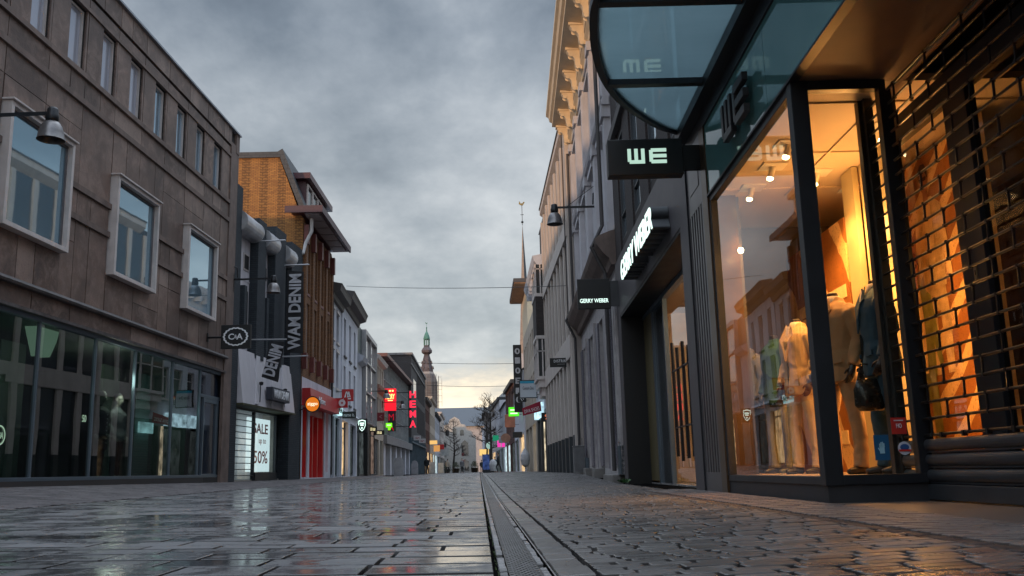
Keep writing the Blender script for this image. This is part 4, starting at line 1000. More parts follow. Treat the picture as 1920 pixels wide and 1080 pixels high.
# individual stone panels
m = lf(); random.seed(9)
bands = [(3.80, 4.72, 0), (4.74, 5.48, 1), (5.60, 6.10, 0), (6.22, 7.90, 1), (8.02, 8.46, 0), (8.56, 9.90, 0), (9.98, 10.22, 0), (10.26, 10.80, 0)]
U0 = 17.50
def sub_rects(a, b, c, d, holes):
    R_ = [(a, b, c, d)]
    for h0, h1, h2, h3 in holes:
        out = []
        for (x0, x1, y0, y1) in R_:
            if h0 >= x1 or h1 <= x0 or h2 >= y1 or h3 <= y0: out.append((x0, x1, y0, y1)); continue
            if h0 > x0: out.append((x0, h0, y0, y1))
            if h1 < x1: out.append((h1, x1, y0, y1))
            xa, xb = max(x0, h0), min(x1, h1)
            if h2 > y0: out.append((xa, xb, y0, h2))
            if h3 < y1: out.append((xa, xb, h3, y1))
        R_ = out
    return R_
HH = [(a-.09, b+.09, c-.09, d+.12) for a, b, c, d in big]+small
rows = [(3.80, 4.10), (4.10, 5.46), (5.58, 6.08), (6.20, 6.62), (6.62, 7.88), (8.00, 8.44), (8.56, 9.90), (9.98, 10.22), (10.27, 10.80)]
rows = [(3.42, 3.76), (3.86, 5.46), (5.58, 6.08), (6.20, 7.88), (8.00, 8.44), (8.56, 9.92), (10.0, 10.24), (10.29, 10.80)]
for z0, z1 in rows:
    k = -18
    while U0+1.385*k < 26.5:
        a = U0+1.385*k; b = min(a+1.385, 26.5); k += 1
        if a < -6.5: continue
        cuts = [(a, b, z0, z1)]
        if random.random() < .4 and z1-z0 > .4: c = a+(b-a)*random.choice((.5, .58, .42)); cuts = [(a, c, z0, z1), (c, b, z0, z1)]
        if z1-z0 > 1.5 and random.random() < .6:
            zc = z0+random.choice((.45, 1.15)); cuts = [q for (x0, x1, c, d) in cuts for q in ((x0, x1, c, zc), (x0, x1, zc, d))]
        for cc in cuts:
            g_ = .011
            for (x0, x1, y0, y1) in sub_rects(cc[0]+g_, cc[1]-g_, cc[2]+g_*.6, cc[3]-g_*.6, HH):
                if x1-x0 > .03 and y1-y0 > .03: m.box(x0, x1, -.045, random.uniform(-.001, .006)+(.03 if z0 > 10.26 else 0), y0, y1)
m.build('stone_panels', stone, T, fix=True)
m = lf()
for z, h, t in ((5.46, .12, .05), (6.08, .12, .05), (7.88, .12, .05), (8.44, .11, .06), (9.92, .08, .04)):
    for (x0, x1, y0, y1) in sub_rects(-6.5, 26.5, z, z+h, [(a-.1, b+.1, c, d) for a, b, c, d in big]): m.box(x0, x1, -.031, t, y0, y1)
m.build('string_courses', stone_dk, T)
m = lf(); m.prof([(-.03, 3.76), (.10, 3.76), (.12, 3.80), (.08, 3.86), (-.03, 3.88)], -6.5, 26.6); m.prof([(-.03, 3.36), (.07, 3.36), (.07, 3.42), (-.03, 3.42)], -6.5, 26.6); m.build('shop_ledge', pm('weathered_lead_ledge', (.075, .065, .065), .6, .5, 6, .5, dirt=.6), T)
m = lf(); m.box(26.5, UE, -.03, .03, .2, ZT-.4); m.box(26.42, 26.5, -.03, -.02, .2, 10.24); m.build('corner_pier', stone_dk, T)
m = lf(); m.box(-6.5, UE+.02, -10, .10, ZT-.02, ZT+.03); m.build('roof_coping', pm('zinc_coping', (.30, .32, .36), .4, .15, 2, .1, .5), T)
m = lf(); m.box(UE-.3, UE-.0, -.03, .045, 10.2, ZT-.02); m.build('parapet_end', stone_dk, T)
for k, (a, b, c, d) in enumerate(big):   # projecting boxes
    m = lf(); t = .085; q = .17
    m.box(a-t, a, -.03, q, c-t, d+t); m.box(b, b+t, -.03, q, c-t, d+t); m.box(a, b, -.03, q, c-t, c); m.box(a, b, -.03, q, d, d+t); m.box(a-t-.04, b+t+.04, -.03, q+.05, d+t, d+t+.035)
    o = m.build('window', alu_w, T, bevel=.006)
    m = lf(); m.box(a, a+.05, .02, .07, c, d); m.box(b-.05, b, .02, .07, c, d); m.box(a+.05, b-.05, .02, .068, c, c+.05); m.box(a+.05, b-.05, .02, .068, d-.05, d); m.build('casement', pm('inner_frame', (.12, .11, .115), .5) if 'inner_frame' not in MATS else MATS['inner_frame'], o)
    m = lf(); m.box(a+.05, b-.05, .035, .045, c+.05, d-.05); m.build('pane', MATS['large_pane'], o)
for k, (a, b, c, d) in enumerate(small): window(FL, T, a, c, b-a, d-c, .11, .045, 1, (), alu_w, pane_l if k < 19 else MATS['upper_sky_pane'], w=-.0)
# shopfront
fm = lf(); ms = [-1.9, .2, 2.3, 4.4, 6.5, 8.6, 10.6, 12.6, 14.55, 16.63, 18.85, 20.79, 23.0, 24.93]
for u in ms: fm.box(u-.02, u+.02, -.13, -.06, .44, 3.32)
fm.box(-6, 26.55, -.16, -.04, .40, .47); fm.box(-6, 26.55, -.16, -.035, 3.28, 3.36)
fm.build('shopfront_frame', alu_g, T, bevel=.004)
m = lf(); m.box(-6, 24.9, -.11, -.10, .47, 3.28); m.build('shop_window', shop_glass, T)
m = lf(); m.box(24.96, 26.55, -.16, -.06, 2.56, 2.64); m.box(25.20, 25.27, -.16, -.06, .36, 2.56); m.box(26.3, 26.4, -.16, -.06, .36, 2.56); m.box(25.27, 26.3, -.15, -.07, 2.44, 2.56); m.box(25.27, 26.3, -.15, -.07, .36, .5); m.build('side_door_frame', alu_g, T)
m = lf(); m.box(24.96, 26.55, -.12, -.11, .4, 3.28); m.build('side_door', panem('door_pane', (.012, .018, .03), .03, 1.6), T)
m = lf(); m.box(-6, 25.2, -.18, .0, .1, .40); m.build('plinth', pm('dark_stone_plinth', (.03, .027, .027), .6, .3, 3, .3), T)
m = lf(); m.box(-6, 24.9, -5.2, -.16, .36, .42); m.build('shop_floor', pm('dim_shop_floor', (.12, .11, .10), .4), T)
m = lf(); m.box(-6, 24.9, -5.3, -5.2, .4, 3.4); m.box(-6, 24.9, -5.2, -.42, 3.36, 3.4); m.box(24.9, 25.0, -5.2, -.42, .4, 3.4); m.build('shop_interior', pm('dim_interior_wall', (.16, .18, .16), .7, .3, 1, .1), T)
for u, h, c_ in ((13.3, 2.8, (.25, .24, .2)), (15.5, 2.7, (.3, .28, .24)), (17.9, 2.7, (.16, .19, .16)), (22.2, 2.7, (.2, .25, .2)), (24.1, 2.7, (.16, .26, .24))):
    Q = FL.thing('display_screen', 'pale back screen in the department store window, %s' % {13.3: 'leftmost of five', 15.5: 'behind the round window mark', 17.9: 'left of the coated mannequin', 22.2: 'right of the mannequins', 24.1: 'greenish one beside the side door'}[u], 'screen panel', u, -1.3, .42)
    m = lf(); m.box(-.45, .45, -.03, .03, 0, h); nm = 'screen_%d' % int(u*10); m.build('panel', pm(nm, c_, .7, .15, 1, .05), Q)
Q = FL.thing('lit_wall_display', 'small cool white lit display in the dim department store', 'light display', 24.2, -1.2, 1.72)
m = lf(); m.box(-.42, .42, -.04, .02, -.14, .14); m.build('panel', litshop('cool_display', (.65, .9, 1.0), .7), Q)
Q = FL.thing('shop_pendant', 'pale fabric lampshade hanging inside the department store window', 'lamp', 17.9, -.6, 3.36)
m = lf(); m.extr([(-.42, 0, 0), (.42, 0, 0), (.34, 0, -.22), (.12, 0, -.55), (.04, 0, -.52), (0, 0, -.1), (-.04, 0, -.52), (-.12, 0, -.55)], (0, -.25, 0)); m.build('shade', emit('pale_shade', (.42, .5, .38), .55), Q)
for x, y, z, e, c_ in ((20.6, -.25, 2.6, 34, (1, .85, .75)), (17.0, -.6, 2.2, 4, (.8, 1, .85)), (14.5, -.6, 2.2, 3, (.8, 1, .85)), (24.0, -.6, 2.2, 5, (.75, 1, .95))):  # lamps added to brighten the mannequins and the dim interior
    p = FL.pt(x, y); lightpt('store_fill_light', (p.x, p.y, z), e, c_, .2)
# window mark: ring with letters, near the left edge
Q = FL.thing('window_logo', 'pale green round C&A logo on the department store glass', 'sticker', 15.62, -.09, 1.18)
rg = emit('glowing_green_print', (.30, .45, .33), .6)  # printed marks given a glow of their own, not a lamp
m = lf(); 
for k in range(24):
    a, b = k*PI/12, (k+1)*PI/12
    m.extr([(.17*math.cos(a), 0, .17*math.sin(a)), (.17*math.cos(b), 0, .17*math.sin(b)), (.145*math.cos(b), 0, .145*math.sin(b)), (.145*math.cos(a), 0, .145*math.sin(a))], (0, .003, 0))
m.build('ring', rg, Q); text('lettering', 'C&A', rg, Q, W=.20, H=.11, mode='wall', side=-1, w=.002, depth=.003)
Q = FL.thing('window_logo', 'small pale lettering on the glass left of the coated mannequin', 'sticker', 18.55, -.09, 1.62)
text('lettering', '50', rg, Q, W=.16, H=.14, mode='wall', side=-1, w=.002, depth=.003)
# round emblem blade sign
S = FL.thing('hanging_sign', 'black square sign with the white scalloped oval C&A emblem', 'sign', 25.1, 0, 4.19)
m = lf(); m.box(-.06, .06, .40, 1.22, -.33, .33); m.build('box', blackp, S, bevel=.006); m = lf(); m.tube([(0, -.02, 0), (0, .40, 0)], .03, 8); m.box(-.05, .05, -.02, .03, -.12, .12); m.build('bracket', ironp, S)
m = lf(); NS = 72
def scal(k, s): a = 2*PI*k/NS; r = s*(1+.035*math.cos(a*18)); return (r*.345*math.cos(a), r*.255*math.sin(a))
for k in range(NS):
    a, b, c, d = scal(k, 1), scal(k+1, 1), scal(k+1, .86), scal(k, .86)
    m.extr([(-.066, .81+q[0], q[1]) for q in (a, b, c, d)], (.005, 0, 0))
m.build('emblem_ring', whitel, S)
text('lettering', 'C A', whitel, S, W=.40, H=.17, x=-.068, w=.81, depth=.008, side=-1, bold=.02); text('lettering', '&', whitel, S, W=.08, H=.10, x=-.068, w=.815, depth=.008, side=-1, z=.0)

# bell lamps on wall arms
def street_lamp(fr, label, u, wl_, z, s=.20, stay=False):
    T_ = fr.thing('street_lamp', label, 'street lamp', u, 0, z, 'bell shaped lamps on wall arms')
    m = fr.mb(); m.box(-.05, .05, -.03, .03, -.25, .35); m.box(-.02, .02, .03, wl_, .12, .17); 
    m.tube([(0, .03, .55), (0, .12, .5), (0, .14, .2)], .02, 6)
    m.build('arm', ironp, T_)
    if stay: m = fr.mb(); m.tube([(0, .03, .75), (0, wl_*.72, .16)], .008, 5); m.build('stay_wire', ironp, T_)
    m = fr.mb(); m.lathe([(s*.42, 0), (s*.5, .03), (s*.5, .10), (s*.42, .14), (s*.42, .20), (s*.34, .23), (.01, .24)], (0, wl_, .0), 18); m.build('cap', ironp, T_, smooth=True)
    m = fr.mb(); P = [(s*1.05, -.30), (s*1.0, -.285), (s*.93, -.18), (s*.78, -.08), (s*.55, -.01), (s*.4, 0)]
    m.lathe(P+[(s*.38, -.01), (s*.53, -.03), (s*.74, -.10), (s*.88, -.19), (s*.95, -.28)], (0, wl_, .0), 24)
    m.f = m.f[:-2]; o_ = m.build('shade', lampm, T_, smooth=True, fix=False)
    m = fr.mb(); m.lathe([(.01, -.12), (.05, -.10), (.06, -.05), (.03, -.02)], (0, wl_, 0), 10); m.build('bulb', pm('dull_bulb', (.3, .3, .3), .3) if 'dull_bulb' not in MATS else MATS['dull_bulb'], T_, smooth=True)
    return T_
street_lamp(FL, 'bell shaped street lamp on a long arm in front of the stone store', 13.55, 1.55, 5.93, .2)
street_lamp(FL, 'bell shaped street lamp on the corner between stone store and denim shop', 27.1, 1.24, 6.1, .2, False)
street_lamp(FR, 'bell shaped street lamp reaching out from the stone townhouse', 23.0, 1.14, 6.85, .2, True)

# ---------------------------------------------------------------- denim shop with ducts
P0 = FL.pt(27.2, 0)
FW_ = Fr(-7.3, 27.95, .093, -1)
T = FW_.thing('denim_shop', 'denim shop with blue black brick fins, silver ducts and a flared pale fascia', 'shop building')
wf = FW_.mb
m = wf(); m.box(-.75, 7.0, -9, -.75, 0, 8.2); m.build('wall', wampanel, T)
m = wf(); m.box(-.30, .22, -9, .04, 0, 9.3); m.build('side_fin', dkbrick, T)
for k, (a, b, zt) in enumerate(((1.75, 2.55, 8.75), (3.55, 4.75, 8.95), (5.6, 7.0, 8.9))):
    m = wf(); m.box(a, b, -.9, .06 if k < 2 else .02, 4.1 if k < 2 else .1, zt)
    if k == 2: m.box(5.55, 6.95, .02, .05, .1, 4.3)
    m.build('brick_fin', dkbrick, T)
for a, b in ((.22, 1.75), (2.55, 3.55), (4.75, 5.6)):
    m = wf(); m.tube([(a-.05, -.10, 8.25), (b+.05, -.10, 8.25)], .34, 22)
    for q in (a+.02, (a+b)/2, b-.02): m.tube([(q-.015, -.10, 8.25), (q+.015, -.10, 8.25)], .348, 22)
    m.build('duct', duct, T, smooth=False)
    m = wf(); m.box(a-.02, b+.02, -.74, -.22, 4.2, 8.0); m.box(a, b, -.22, -.205, 6.55, 6.60) ; m.build('panel', wampanel, T)
    for z0, z1 in ((6.9, 7.45), (5.0, 6.3)):
        m = wf(); m.box(b-.62, b-.12, -.22, -.195, z0, z1); o = m.build('window', alu_w, T); m = wf(); m.box(b-.57, b-.17, -.195, -.185, z0+.05, z1-.05); m.build('pane', blackp, o)
for u in (.75, 2.95):
    m = wf(); m.box(u, u+.22, -.22, .0, 4.3, 6.3); m.build('small_fin', dkbrick, T)
# flared fascia
m = wf(); 
m.extr([(.25, -.4, 4.25), (.25, -.4, 2.62), (.25, .22, 2.58), (.25, .02, 4.25)], (5.4, 0, 0)); m.build('fascia', wampanel, T)
for u, du in ((1.35, .35), (2.9, .35), (4.1, .3)):
    m = wf(); m.extr([(u, .215, 2.62), (u+.25, .21, 2.62), (u+.45+du, .03, 4.2), (u+.12+du, .03, 4.2)], (0, .05, 0)); m.build('fascia_wedge', wampanel, T)
m = wf(); m.box(.2, 5.7, -.5, .24, 2.52, 2.58); m.build('fascia_edge', pm('mossy_edge', (.05, .05, .025), .8, .4, 8, .4), T)
m = wf(); 
for u in (.25, .62, 2.75, 5.05): m.box(u, u+.09, -.35, -.25, .27, 2.55)
m.box(.25, 5.1, -.35, -.25, 2.46, 2.55); m.box(2.8, 5.1, -.34, -.2, .27, .52); m.build('shopfront_frame', alu_d, T)
m = wf(); m.box(2.84, 5.05, -.31, -.30, .52, 2.46); m.box(.71, 2.75, -.31, -.30, .3, 2.46); m.build('shop_window', clear_glass, T)
m = wf(); 
for k in range(11): m.box(.71, 2.75, -.245, -.225, .42+.19*k, .445+.19*k)
m.build('security_bars', alu_d, T)
m = wf(); m.box(.2, 5.6, -3.2, -3.1, .27, 2.6); m.box(.2, 5.6, -3.2, -.3, .25, .3); m.box(5.1, 5.2, -3.1, -.3, .3, 2.6); m.box(.15, .22, -3.1, -.3, .3, 2.6); m.box(.2, 5.6, -3.2, -.3, 2.6, 2.64); m.build('shop_interior', pm('shop_interior', (.45, .42, .38), .7, .25, 1.5), T)
for u, w_ in ((1.4, -1.4), (4.2, -.9), (2.6, -2.2)):
    p = FW_.pt(u, w_); lightpt('shop_light', (p.x, p.y, 2.4), 26, (1.0, .78, .5), .1)
Q = FW_.thing('sale_poster', 'backlit white SALE poster with red lettering in the denim shop window', 'poster', 3.75, -.42, .55)
m = wf(); m.box(-1.2, 1.05, -.03, .03, 0, 1.75); m.build('panel', emit('backlit_white', (.72, .92, 1.0), .62), Q)
rdl = flat('red_print', (.45, .02, .02)); 
text('lettering', 'SALE', rdl, Q, W=1.5, H=.34, mode='wall', side=-1, x=.05, w=.035, z=1.42, depth=.006, bold=.02); text('lettering', 'up to', rdl, Q, W=.75, H=.22, mode='wall', side=-1, x=.25, w=.035, z=.98, depth=.006)
text('lettering', '50%', rdl, Q, W=1.45, H=.42, mode='wall', side=-1, x=.1, w=.035, z=.48, depth=.006, bold=.01)
S = FW_.thing('fascia_sign', 'dark WAM DENIM board projecting from the flared fascia', 'sign', 3.5, .2, 3.05)
m = wf(); m.box(-1.05, .85, 0, .22, -.22, .20); m.build('board', pm('navy_board', (.03, .035, .05), .5), S, bevel=.01)
text('lettering', 'WAM DENIM', whitel, S, W=1.6, H=.28, mode='wall', side=-1, x=-.1, w=.225, depth=.012, bold=.015)
for u in (1.75, 4.3):
    Q = FW_.thing('swan_neck_lamp', 'small downpipe lamp on the flared fascia, ' + ('left of the board' if u < 2 else 'right of the board'), 'lamp', u, .22, 2.7)
    m = wf(); m.tube([(0, .02, 0), (0, .03, .55)], .018, 6); m.lathe([(.02, .0), (.07, -.02), (.06, -.1), (.02, -.12)], (0, .05, .65), 10); m.build('stem', ironp, Q)
def cloth_banner(name, label, u, pts, txt, tw, th, ctr, rot, seedv):
    S = FW_.thing('cloth_banner', label, 'banner', u, 0, 0, 'black denim banners with white striped lettering')
    dk = MATS.get('banner_black') or pm('banner_black', (.018, .018, .02), .85, .3, 5, .3)
    # rippled cloth sheet with thickness
    m = wf(); (a, b, c, d) = pts; nn = 14; nm_ = 6; grid = []
    for i in range(nn+1):
        row = []
        for j in range(nm_+1):
            s_, t_ = i/nn, j/nm_
            w_ = (a[0]*(1-t_)+b[0]*t_)*(1-s_)+(d[0]*(1-t_)+c[0]*t_)*s_; z_ = (a[1]*(1-t_)+b[1]*t_)*(1-s_)+(d[1]*(1-t_)+c[1]*t_)*s_
            row.append((.03*math.sin(s_*9+t_*4+seedv), w_, z_))
        grid.append(row)
    for off in (0, .012):
        for i in range(nn):
            for j in range(nm_): m.poly([(q[0]+off, q[1], q[2]) for q in (grid[i][j], grid[i+1][j], grid[i+1][j+1], grid[i][j+1])])
    m.build('cloth', dk, S, smooth=True)
    text('lettering', txt, pm('banner_white', (.42, .42, .45), .8, .2, 8, .2) if 'banner_white' not in MATS else MATS['banner_white'], S, W=tw, H=th, x=-.045, w=ctr[0], z=ctr[1], depth=.01, side=-1, rot=rot, bold=.03)
    return S
S = cloth_banner('b', 'tall black banner reading WAM DENIM upright between two poles', 4.6, [(.17, 7.6), (.76, 7.52), (.78, 4.58), (.15, 4.64)], 'WAM DENIM', 2.72, .44, (.465, 6.08), PI/2, 0)
m = wf(); m.tube([(0, -.1, 7.78), (0, .95, 7.78)], .025, 8); m.tube([(0, -.1, 4.5), (0, .95, 4.5)], .025, 8); m.build('pole', pm('pale_pole', (.42, .42, .44), .4, .1, 3, .05, .4), S)
S = cloth_banner('b', 'crumpled black DENIM banner hanging slanted over the fascia', 1.6, [(.58, 4.62), (1.02, 4.58), (.85, 3.30), (.33, 3.48)], 'DENIM', 1.0, .40, (.69, 4.0), math.radians(74), 2)
m = wf(); m.tube([(0, -.4, 4.70), (0, 1.1, 4.66)], .02, 8); m.build('pole', MATS['pale_pole'], S)
S = FW_.thing('pole', 'pale projecting banner pole under the silver ducts', 'pole', 1.9, 0, 8.0)
m = wf(); m.tube([(0, -.1, 0), (0, .9, .0)], .025, 8); m.build('rod', MATS['pale_pole'], S)

# ---------------------------------------------------------------- ochre brick building
FO = Fr(-6.64, 34.98, .024, -1)
of = FO.mb
T = FO.thing('ochre_brick_building', 'ochre brick building with a mansard roof, burgundy eaves and a red phone shop below', 'building')
LO = 6.1
tall = [(.75+1.42*k, 1.30+1.42*k, z0, z1) for k in range(4) for z0, z1 in ((5.0, 7.0), (7.4, 9.5))]
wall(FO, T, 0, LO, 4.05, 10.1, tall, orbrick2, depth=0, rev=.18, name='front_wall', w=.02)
# gable side wall facing the camera
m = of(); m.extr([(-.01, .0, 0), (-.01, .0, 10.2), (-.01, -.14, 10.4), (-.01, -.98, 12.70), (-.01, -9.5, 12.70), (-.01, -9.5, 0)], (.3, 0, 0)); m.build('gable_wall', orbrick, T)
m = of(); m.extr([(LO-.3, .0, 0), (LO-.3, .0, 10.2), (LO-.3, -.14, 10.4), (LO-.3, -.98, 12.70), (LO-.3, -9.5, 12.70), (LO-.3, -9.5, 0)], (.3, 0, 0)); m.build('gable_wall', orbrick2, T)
m = of(); m.extr([(-.08, .10, 10.5), (-.08, -.10, 10.5), (-.08, -.96, 12.70), (-.08, -9.6, 12.70), (-.08, -9.6, 12.93), (-.08, -1.05, 12.93), (-.08, -.86, 13.05)], (LO+.16, 0, 0)); m.build('mansard_roof', slate, T)
m = of(); m.box(-.55, LO+.1, -.4, .78, 10.32, 10.50); m.build('eaves', burg, T)
m = of()
for k in range(6): m.box(-.35+1.06*k, .60+1.06*k, .12, .68, 10.26, 10.318)
m.build('soffit_panels', pm('pale_soffit', (.30, .25, .24), .6, .1), T)
m = of(); m.box(-.55, LO+.1, .78, .85, 10.28, 10.55); m.box(-.60, -.55, -.6, .85, 10.28, 10.55); m.build('gutter', pm('gutter_paint', (.055, .022, .032), .5), T)
m = of(); m.box(.9, 5.2, -3.2, -.12, 10.6, 12.02); m.build('dormer', burg, T)
m = of(); m.box(.55, 5.5, -3.4, .12, 12.02, 12.26); m.build('dormer_roof', burg, T)
for k in range(4): window(FO, T, 1.0+1.04*k, 11.0, .96, .92, .0, .07, 1, (), alu_w, pane, w=-.08)
dred = pm('dark_red_wood', (.13, .03, .025), .5, .25, 5, .1)
for a, b, c, d in tall:
    window(FO, T, a, c, b-a, d-c, .12, .05, 1, (.55,), alu_w if c > 7 else alu_w, pane, w=.02)
    m = of(); m.box(a-.03, b+.03, .02, .05, c-.10, c); m.build('window_sill', dred, T)
for k in range(5):
    for z0, z1 in ((4.35, 4.95), (9.2, 9.95)):
        m = of(); m.box(.02+1.42*k, .26+1.42*k, .02, .2, z0, z1); m.build('red_console', dred, T)
for k in range(5): m = of(); m.box(.10+1.42*k, .45+1.42*k, .02, .10, 4.9, 9.4); m.build('brick_pier', orbrick2, T)
m = of(); m.tube([(.1, .3, 10.2), (.1, .3, 9.7), (.0, .1, 9.2), (-.12, .05, 8.8), (-.15, -.7, 8.5)], .07, 8); m.build('downpipe', pm('pale_pipe', (.45, .44, .44), .5), T)
# phone shop
wall(FO, T, 0, LO, 0, 4.05, [(.25, 1.25, .33, 3.0), (1.6, 4.6, .30, 3.05), (4.9, 5.5, .5, 3.0)], whitep, depth=0, rev=.4, name='shop_wall', w=.05)
m = of(); m.box(1.6, 1.75, -.3, .02, .3, 3.05); m.box(4.4, 4.6, -.3, .02, .3, 3.05); m.box(2.6, 2.75, -.3, -.05, .3, 2.7); m.box(3.6, 3.75, -.3, -.05, .3, 2.7); m.box(1.6, 4.6, -.3, -.0, 2.7, 3.05); m.box(.25, .38, -.3, 0, .33, 3.0); m.box(1.12, 1.25, -.3, 0, .33, 3.0); m.build('red_door_frame', redp, T)
panes(FO, T, [(1.75, 2.6, .3, 2.7), (2.75, 3.6, .3, 2.7), (3.75, 4.4, .3, 2.7), (.38, 1.12, .33, 3.0), (4.9, 5.5, .5, 3.0)], litshop('red_warm_interior', (.55, .16, .10), .22), -.25, 'shop_window')
m = of(); m.extr([(.05, .05, 3.62), (.05, .05, 2.98), (.05, .42, 2.98), (.05, .36, 3.62)], (6.0, 0, 0)); fs = m.build('red_fascia', redp, T)
ltr = text('lettering', 'vodafone', whitel, T, W=1.9, H=.26, mode='wall', side=-1, x=1.9, w=.40, z=3.28, depth=.03)
m = of(); m.box(.4, .75, -.24, -.2, 1.5, 1.85); m.build('green_notice', emit('green_notice', (.15, 1.0, .12), .6), T)
def ring_mesh(m, x, wc, zc, r1, r2, th=.006, n=28, sx=1.0):
    for k in range(n):
        a, b = 2*PI*k/n, 2*PI*(k+1)/n
        m.extr([(x, wc+r1*math.cos(a)*sx, zc+r1*math.sin(a)), (x, wc+r1*math.cos(b)*sx, zc+r1*math.sin(b)), (x, wc+r2*math.cos(b)*sx, zc+r2*math.sin(b)), (x, wc+r2*math.cos(a)*sx, zc+r2*math.sin(a))], (th, 0, 0))
S = FO.thing('hanging_sign', 'red square sign with a white ring and comma mark', 'sign', 5.95, 0, 3.47)
m = of(); m.box(-.05, .05, .02, .80, -.215, .215); m.build('panel', redp, S); m = of(); ring_mesh(m, -.057, .56, 0, .15, .045, .005); m.extr([(-.057, .545, .14), (-.057, .64, .19), (-.057, .60, .08)], (.005, 0, 0)); m.build('emblem', whitel, S)
S = FO.thing('hanging_sign', 'round orange ziggo sign with a black rim', 'sign', -.3, 0, 2.97)
m = of(); m.extr([(-.05, .53+.285*math.cos(k*PI/16), .30*math.sin(k*PI/16)) for k in range(32)], (.10, 0, 0)); m.build('rim', blackp, S)
m = of(); m.extr([(-.062, .53+.245*math.cos(k*PI/16), .26*math.sin(k*PI/16)) for k in range(32)], (.012, 0, 0)); m.build('disc', emit('orange_disc', (.85, .22, .02), .55), S)
text('lettering', 'ziggo', emit('pale_lit_letters', (1, .85, .6), .9), S, W=.38, H=.15, x=-.066, w=.53, side=-1, bold=.01)
m = of(); m.tube([(.05, -.05, -.25), (.05, .25, -.12), (0, .3, -.1)], .02, 6) ; m.build('bracket', ironp, S)

# ---------------------------------------------------------------- white townhouses and on
FH = Fr(-6.50, 41.08, -.0279, -1)
hf = FH.mb
def shopfronts(fr, T, lst, mats_, w=-.2, fmat=None):
    for k, s_ in enumerate(lst):
        m = fr.mb(); m.box(s_[0], s_[1], w-.02, w, s_[2], s_[3]); m.build('shop_window', mats_[k % len(mats_)], T)
        m = fr.mb(); t = .06
        m.box(s_[0], s_[0]+t, w, w+.06, s_[2], s_[3]); m.box(s_[1]-t, s_[1], w, w+.06, s_[2], s_[3]); m.box(s_[0]+t, s_[1]-t, w, w+.06, s_[3]-.35, s_[3]-.29); m.box(s_[0]+t, s_[1]-t, w, w+.06, s_[2], s_[2]+.1); m.build('shop_frame', fmat or alu_d, T)
T = FH.thing('white_townhouse', 'pale lilac white townhouse with two windows per floor beside the ochre brick building', 'house')
ws = [(.45+1.75*k, 1.35+1.75*k, z0, z1) for k in range(2) for z0, z1 in ((4.35, 6.0), (6.5, 7.85))]
wall(FH, T, 0, 4.1, 0, 8.5, ws+[(.3, 1.8, .3, 3.0), (2.2, 3.8, .3, 3.0)], greyw, rev=.25, w=-.02)
for h in ws: window(FH, T, h[0], h[2], .9, h[3]-h[2], .16, .06, 1, (.6,), alu_w, pane, sill=alu_w, head=alu_w, w=-.02)
m = hf(); m.prof([(0, 8.2), (.10, 8.25), (.14, 8.45), (.42, 8.55), (.46, 8.75), (.5, 8.85), (0, 8.95)], -.05, 4.1); m.build('cornice', darktrim, T)
shopfronts(FH, T, [(.3, 1.8, .3, 3.0), (2.2, 3.8, .3, 3.0)], [lit_dim, litshop('cool_phone_interior', (.35, .6, .6), .14)])
m = hf(); m.tube([(.02, .08, .4), (.02, .08, 8.2)], .05, 8); m.build('drain_pipe', darktrim, T)
T = FH.thing('white_townhouse', 'bluish white townhouse with three window bays and a heavy dark cornice', 'house', 4.1)
F2 = FH.sub(4.1)
ws = [(.7+2.35*k, 1.6+2.35*k, z0, z1) for k in range(3) for z0, z1 in ((3.9, 5.7), (6.2, 8.1))]
wall(F2, T, 0, 7.4, 0, 8.8, ws+[(.3, 3.0, .3, 3.0), (3.9, 6.9, .3, 3.0)], whitep, rev=.25, w=.03)
for h in ws: window(F2, T, h[0], h[2], .9, h[3]-h[2], .16, .06, 1, (.6,), alu_w, pane, sill=darktrim, w=.03)
m = F2.mb(); m.prof([(0, 8.6), (.12, 8.65), (.18, 8.85), (.5, 8.95), (.55, 9.15), (.62, 9.3), (0, 9.4)], -.02, 7.5); m.build('cornice', darktrim, T)
shopfronts(F2, T, [(.3, 3.0, .3, 3.0), (3.9, 6.9, .3, 3.0)], [lit_warm, lit_dim])
m = F2.mb(); m.prof([(.03, 3.3), (.18, 3.4), (.03, 3.55)], 0, 7.4); m.build('shop_cornice', whitep, T)
S = FH.thing('lit_fascia_sign', 'small bluish white lit shop sign with dark letters over the first white townhouse', 'sign', 1.6, .0, 3.32)
m = hf(); m.box(-1.3, 1.5, 0, .2, -.2, .2); m.build('box', emit('sign_light', (.55, .9, .95), .85), S); text('lettering', 'TROMENI', blackp, S, W=2.3, H=.26, mode='wall', side=-1, x=.1, w=.205, depth=.01, bold=.01)
S = blade(FH, None, 'red square sign with a white double A mark', 2.2, .26, .80, 3.72, 4.28, redp, .08)
m = MB(1)
for q in (-.0, .115): m.extr([(-.05, -(.38+q), -.1), (-.05, -(.43+q), -.1), (-.05, -(.49+q), .17), (-.05, -(.455+q), .17)], (.006, 0, 0)); m.extr([(-.05, -(.60+q*.6), -.1), (-.05, -(.55+q*.6), -.1), (-.05, -(.47+q*.8), .17), (-.05, -(.51+q*.8), .17)], (.006, 0, 0))
m.box(-.05, -.044, -.68, -.38, -.19, -.14); m.build('emblem', whitel, S)
blade(FH, None, 'black name it. sign with white letters', 3.0, .20, .84, 2.98, 3.30, blackp, .08, 'name it.', whitel, tW=.5, tH=.15, bold=.01)
T = Fr(-6.82, 52.61, -.0106, -1); FD = T
T = FD.thing('glass_fronted_house', 'slim dark building with a tall mirrored glass front and green black side wall', 'building')
m = FD.mb(); m.box(0, 9.3, -9, -.02, 0, 8.9); m.build('wall', greentile, T)
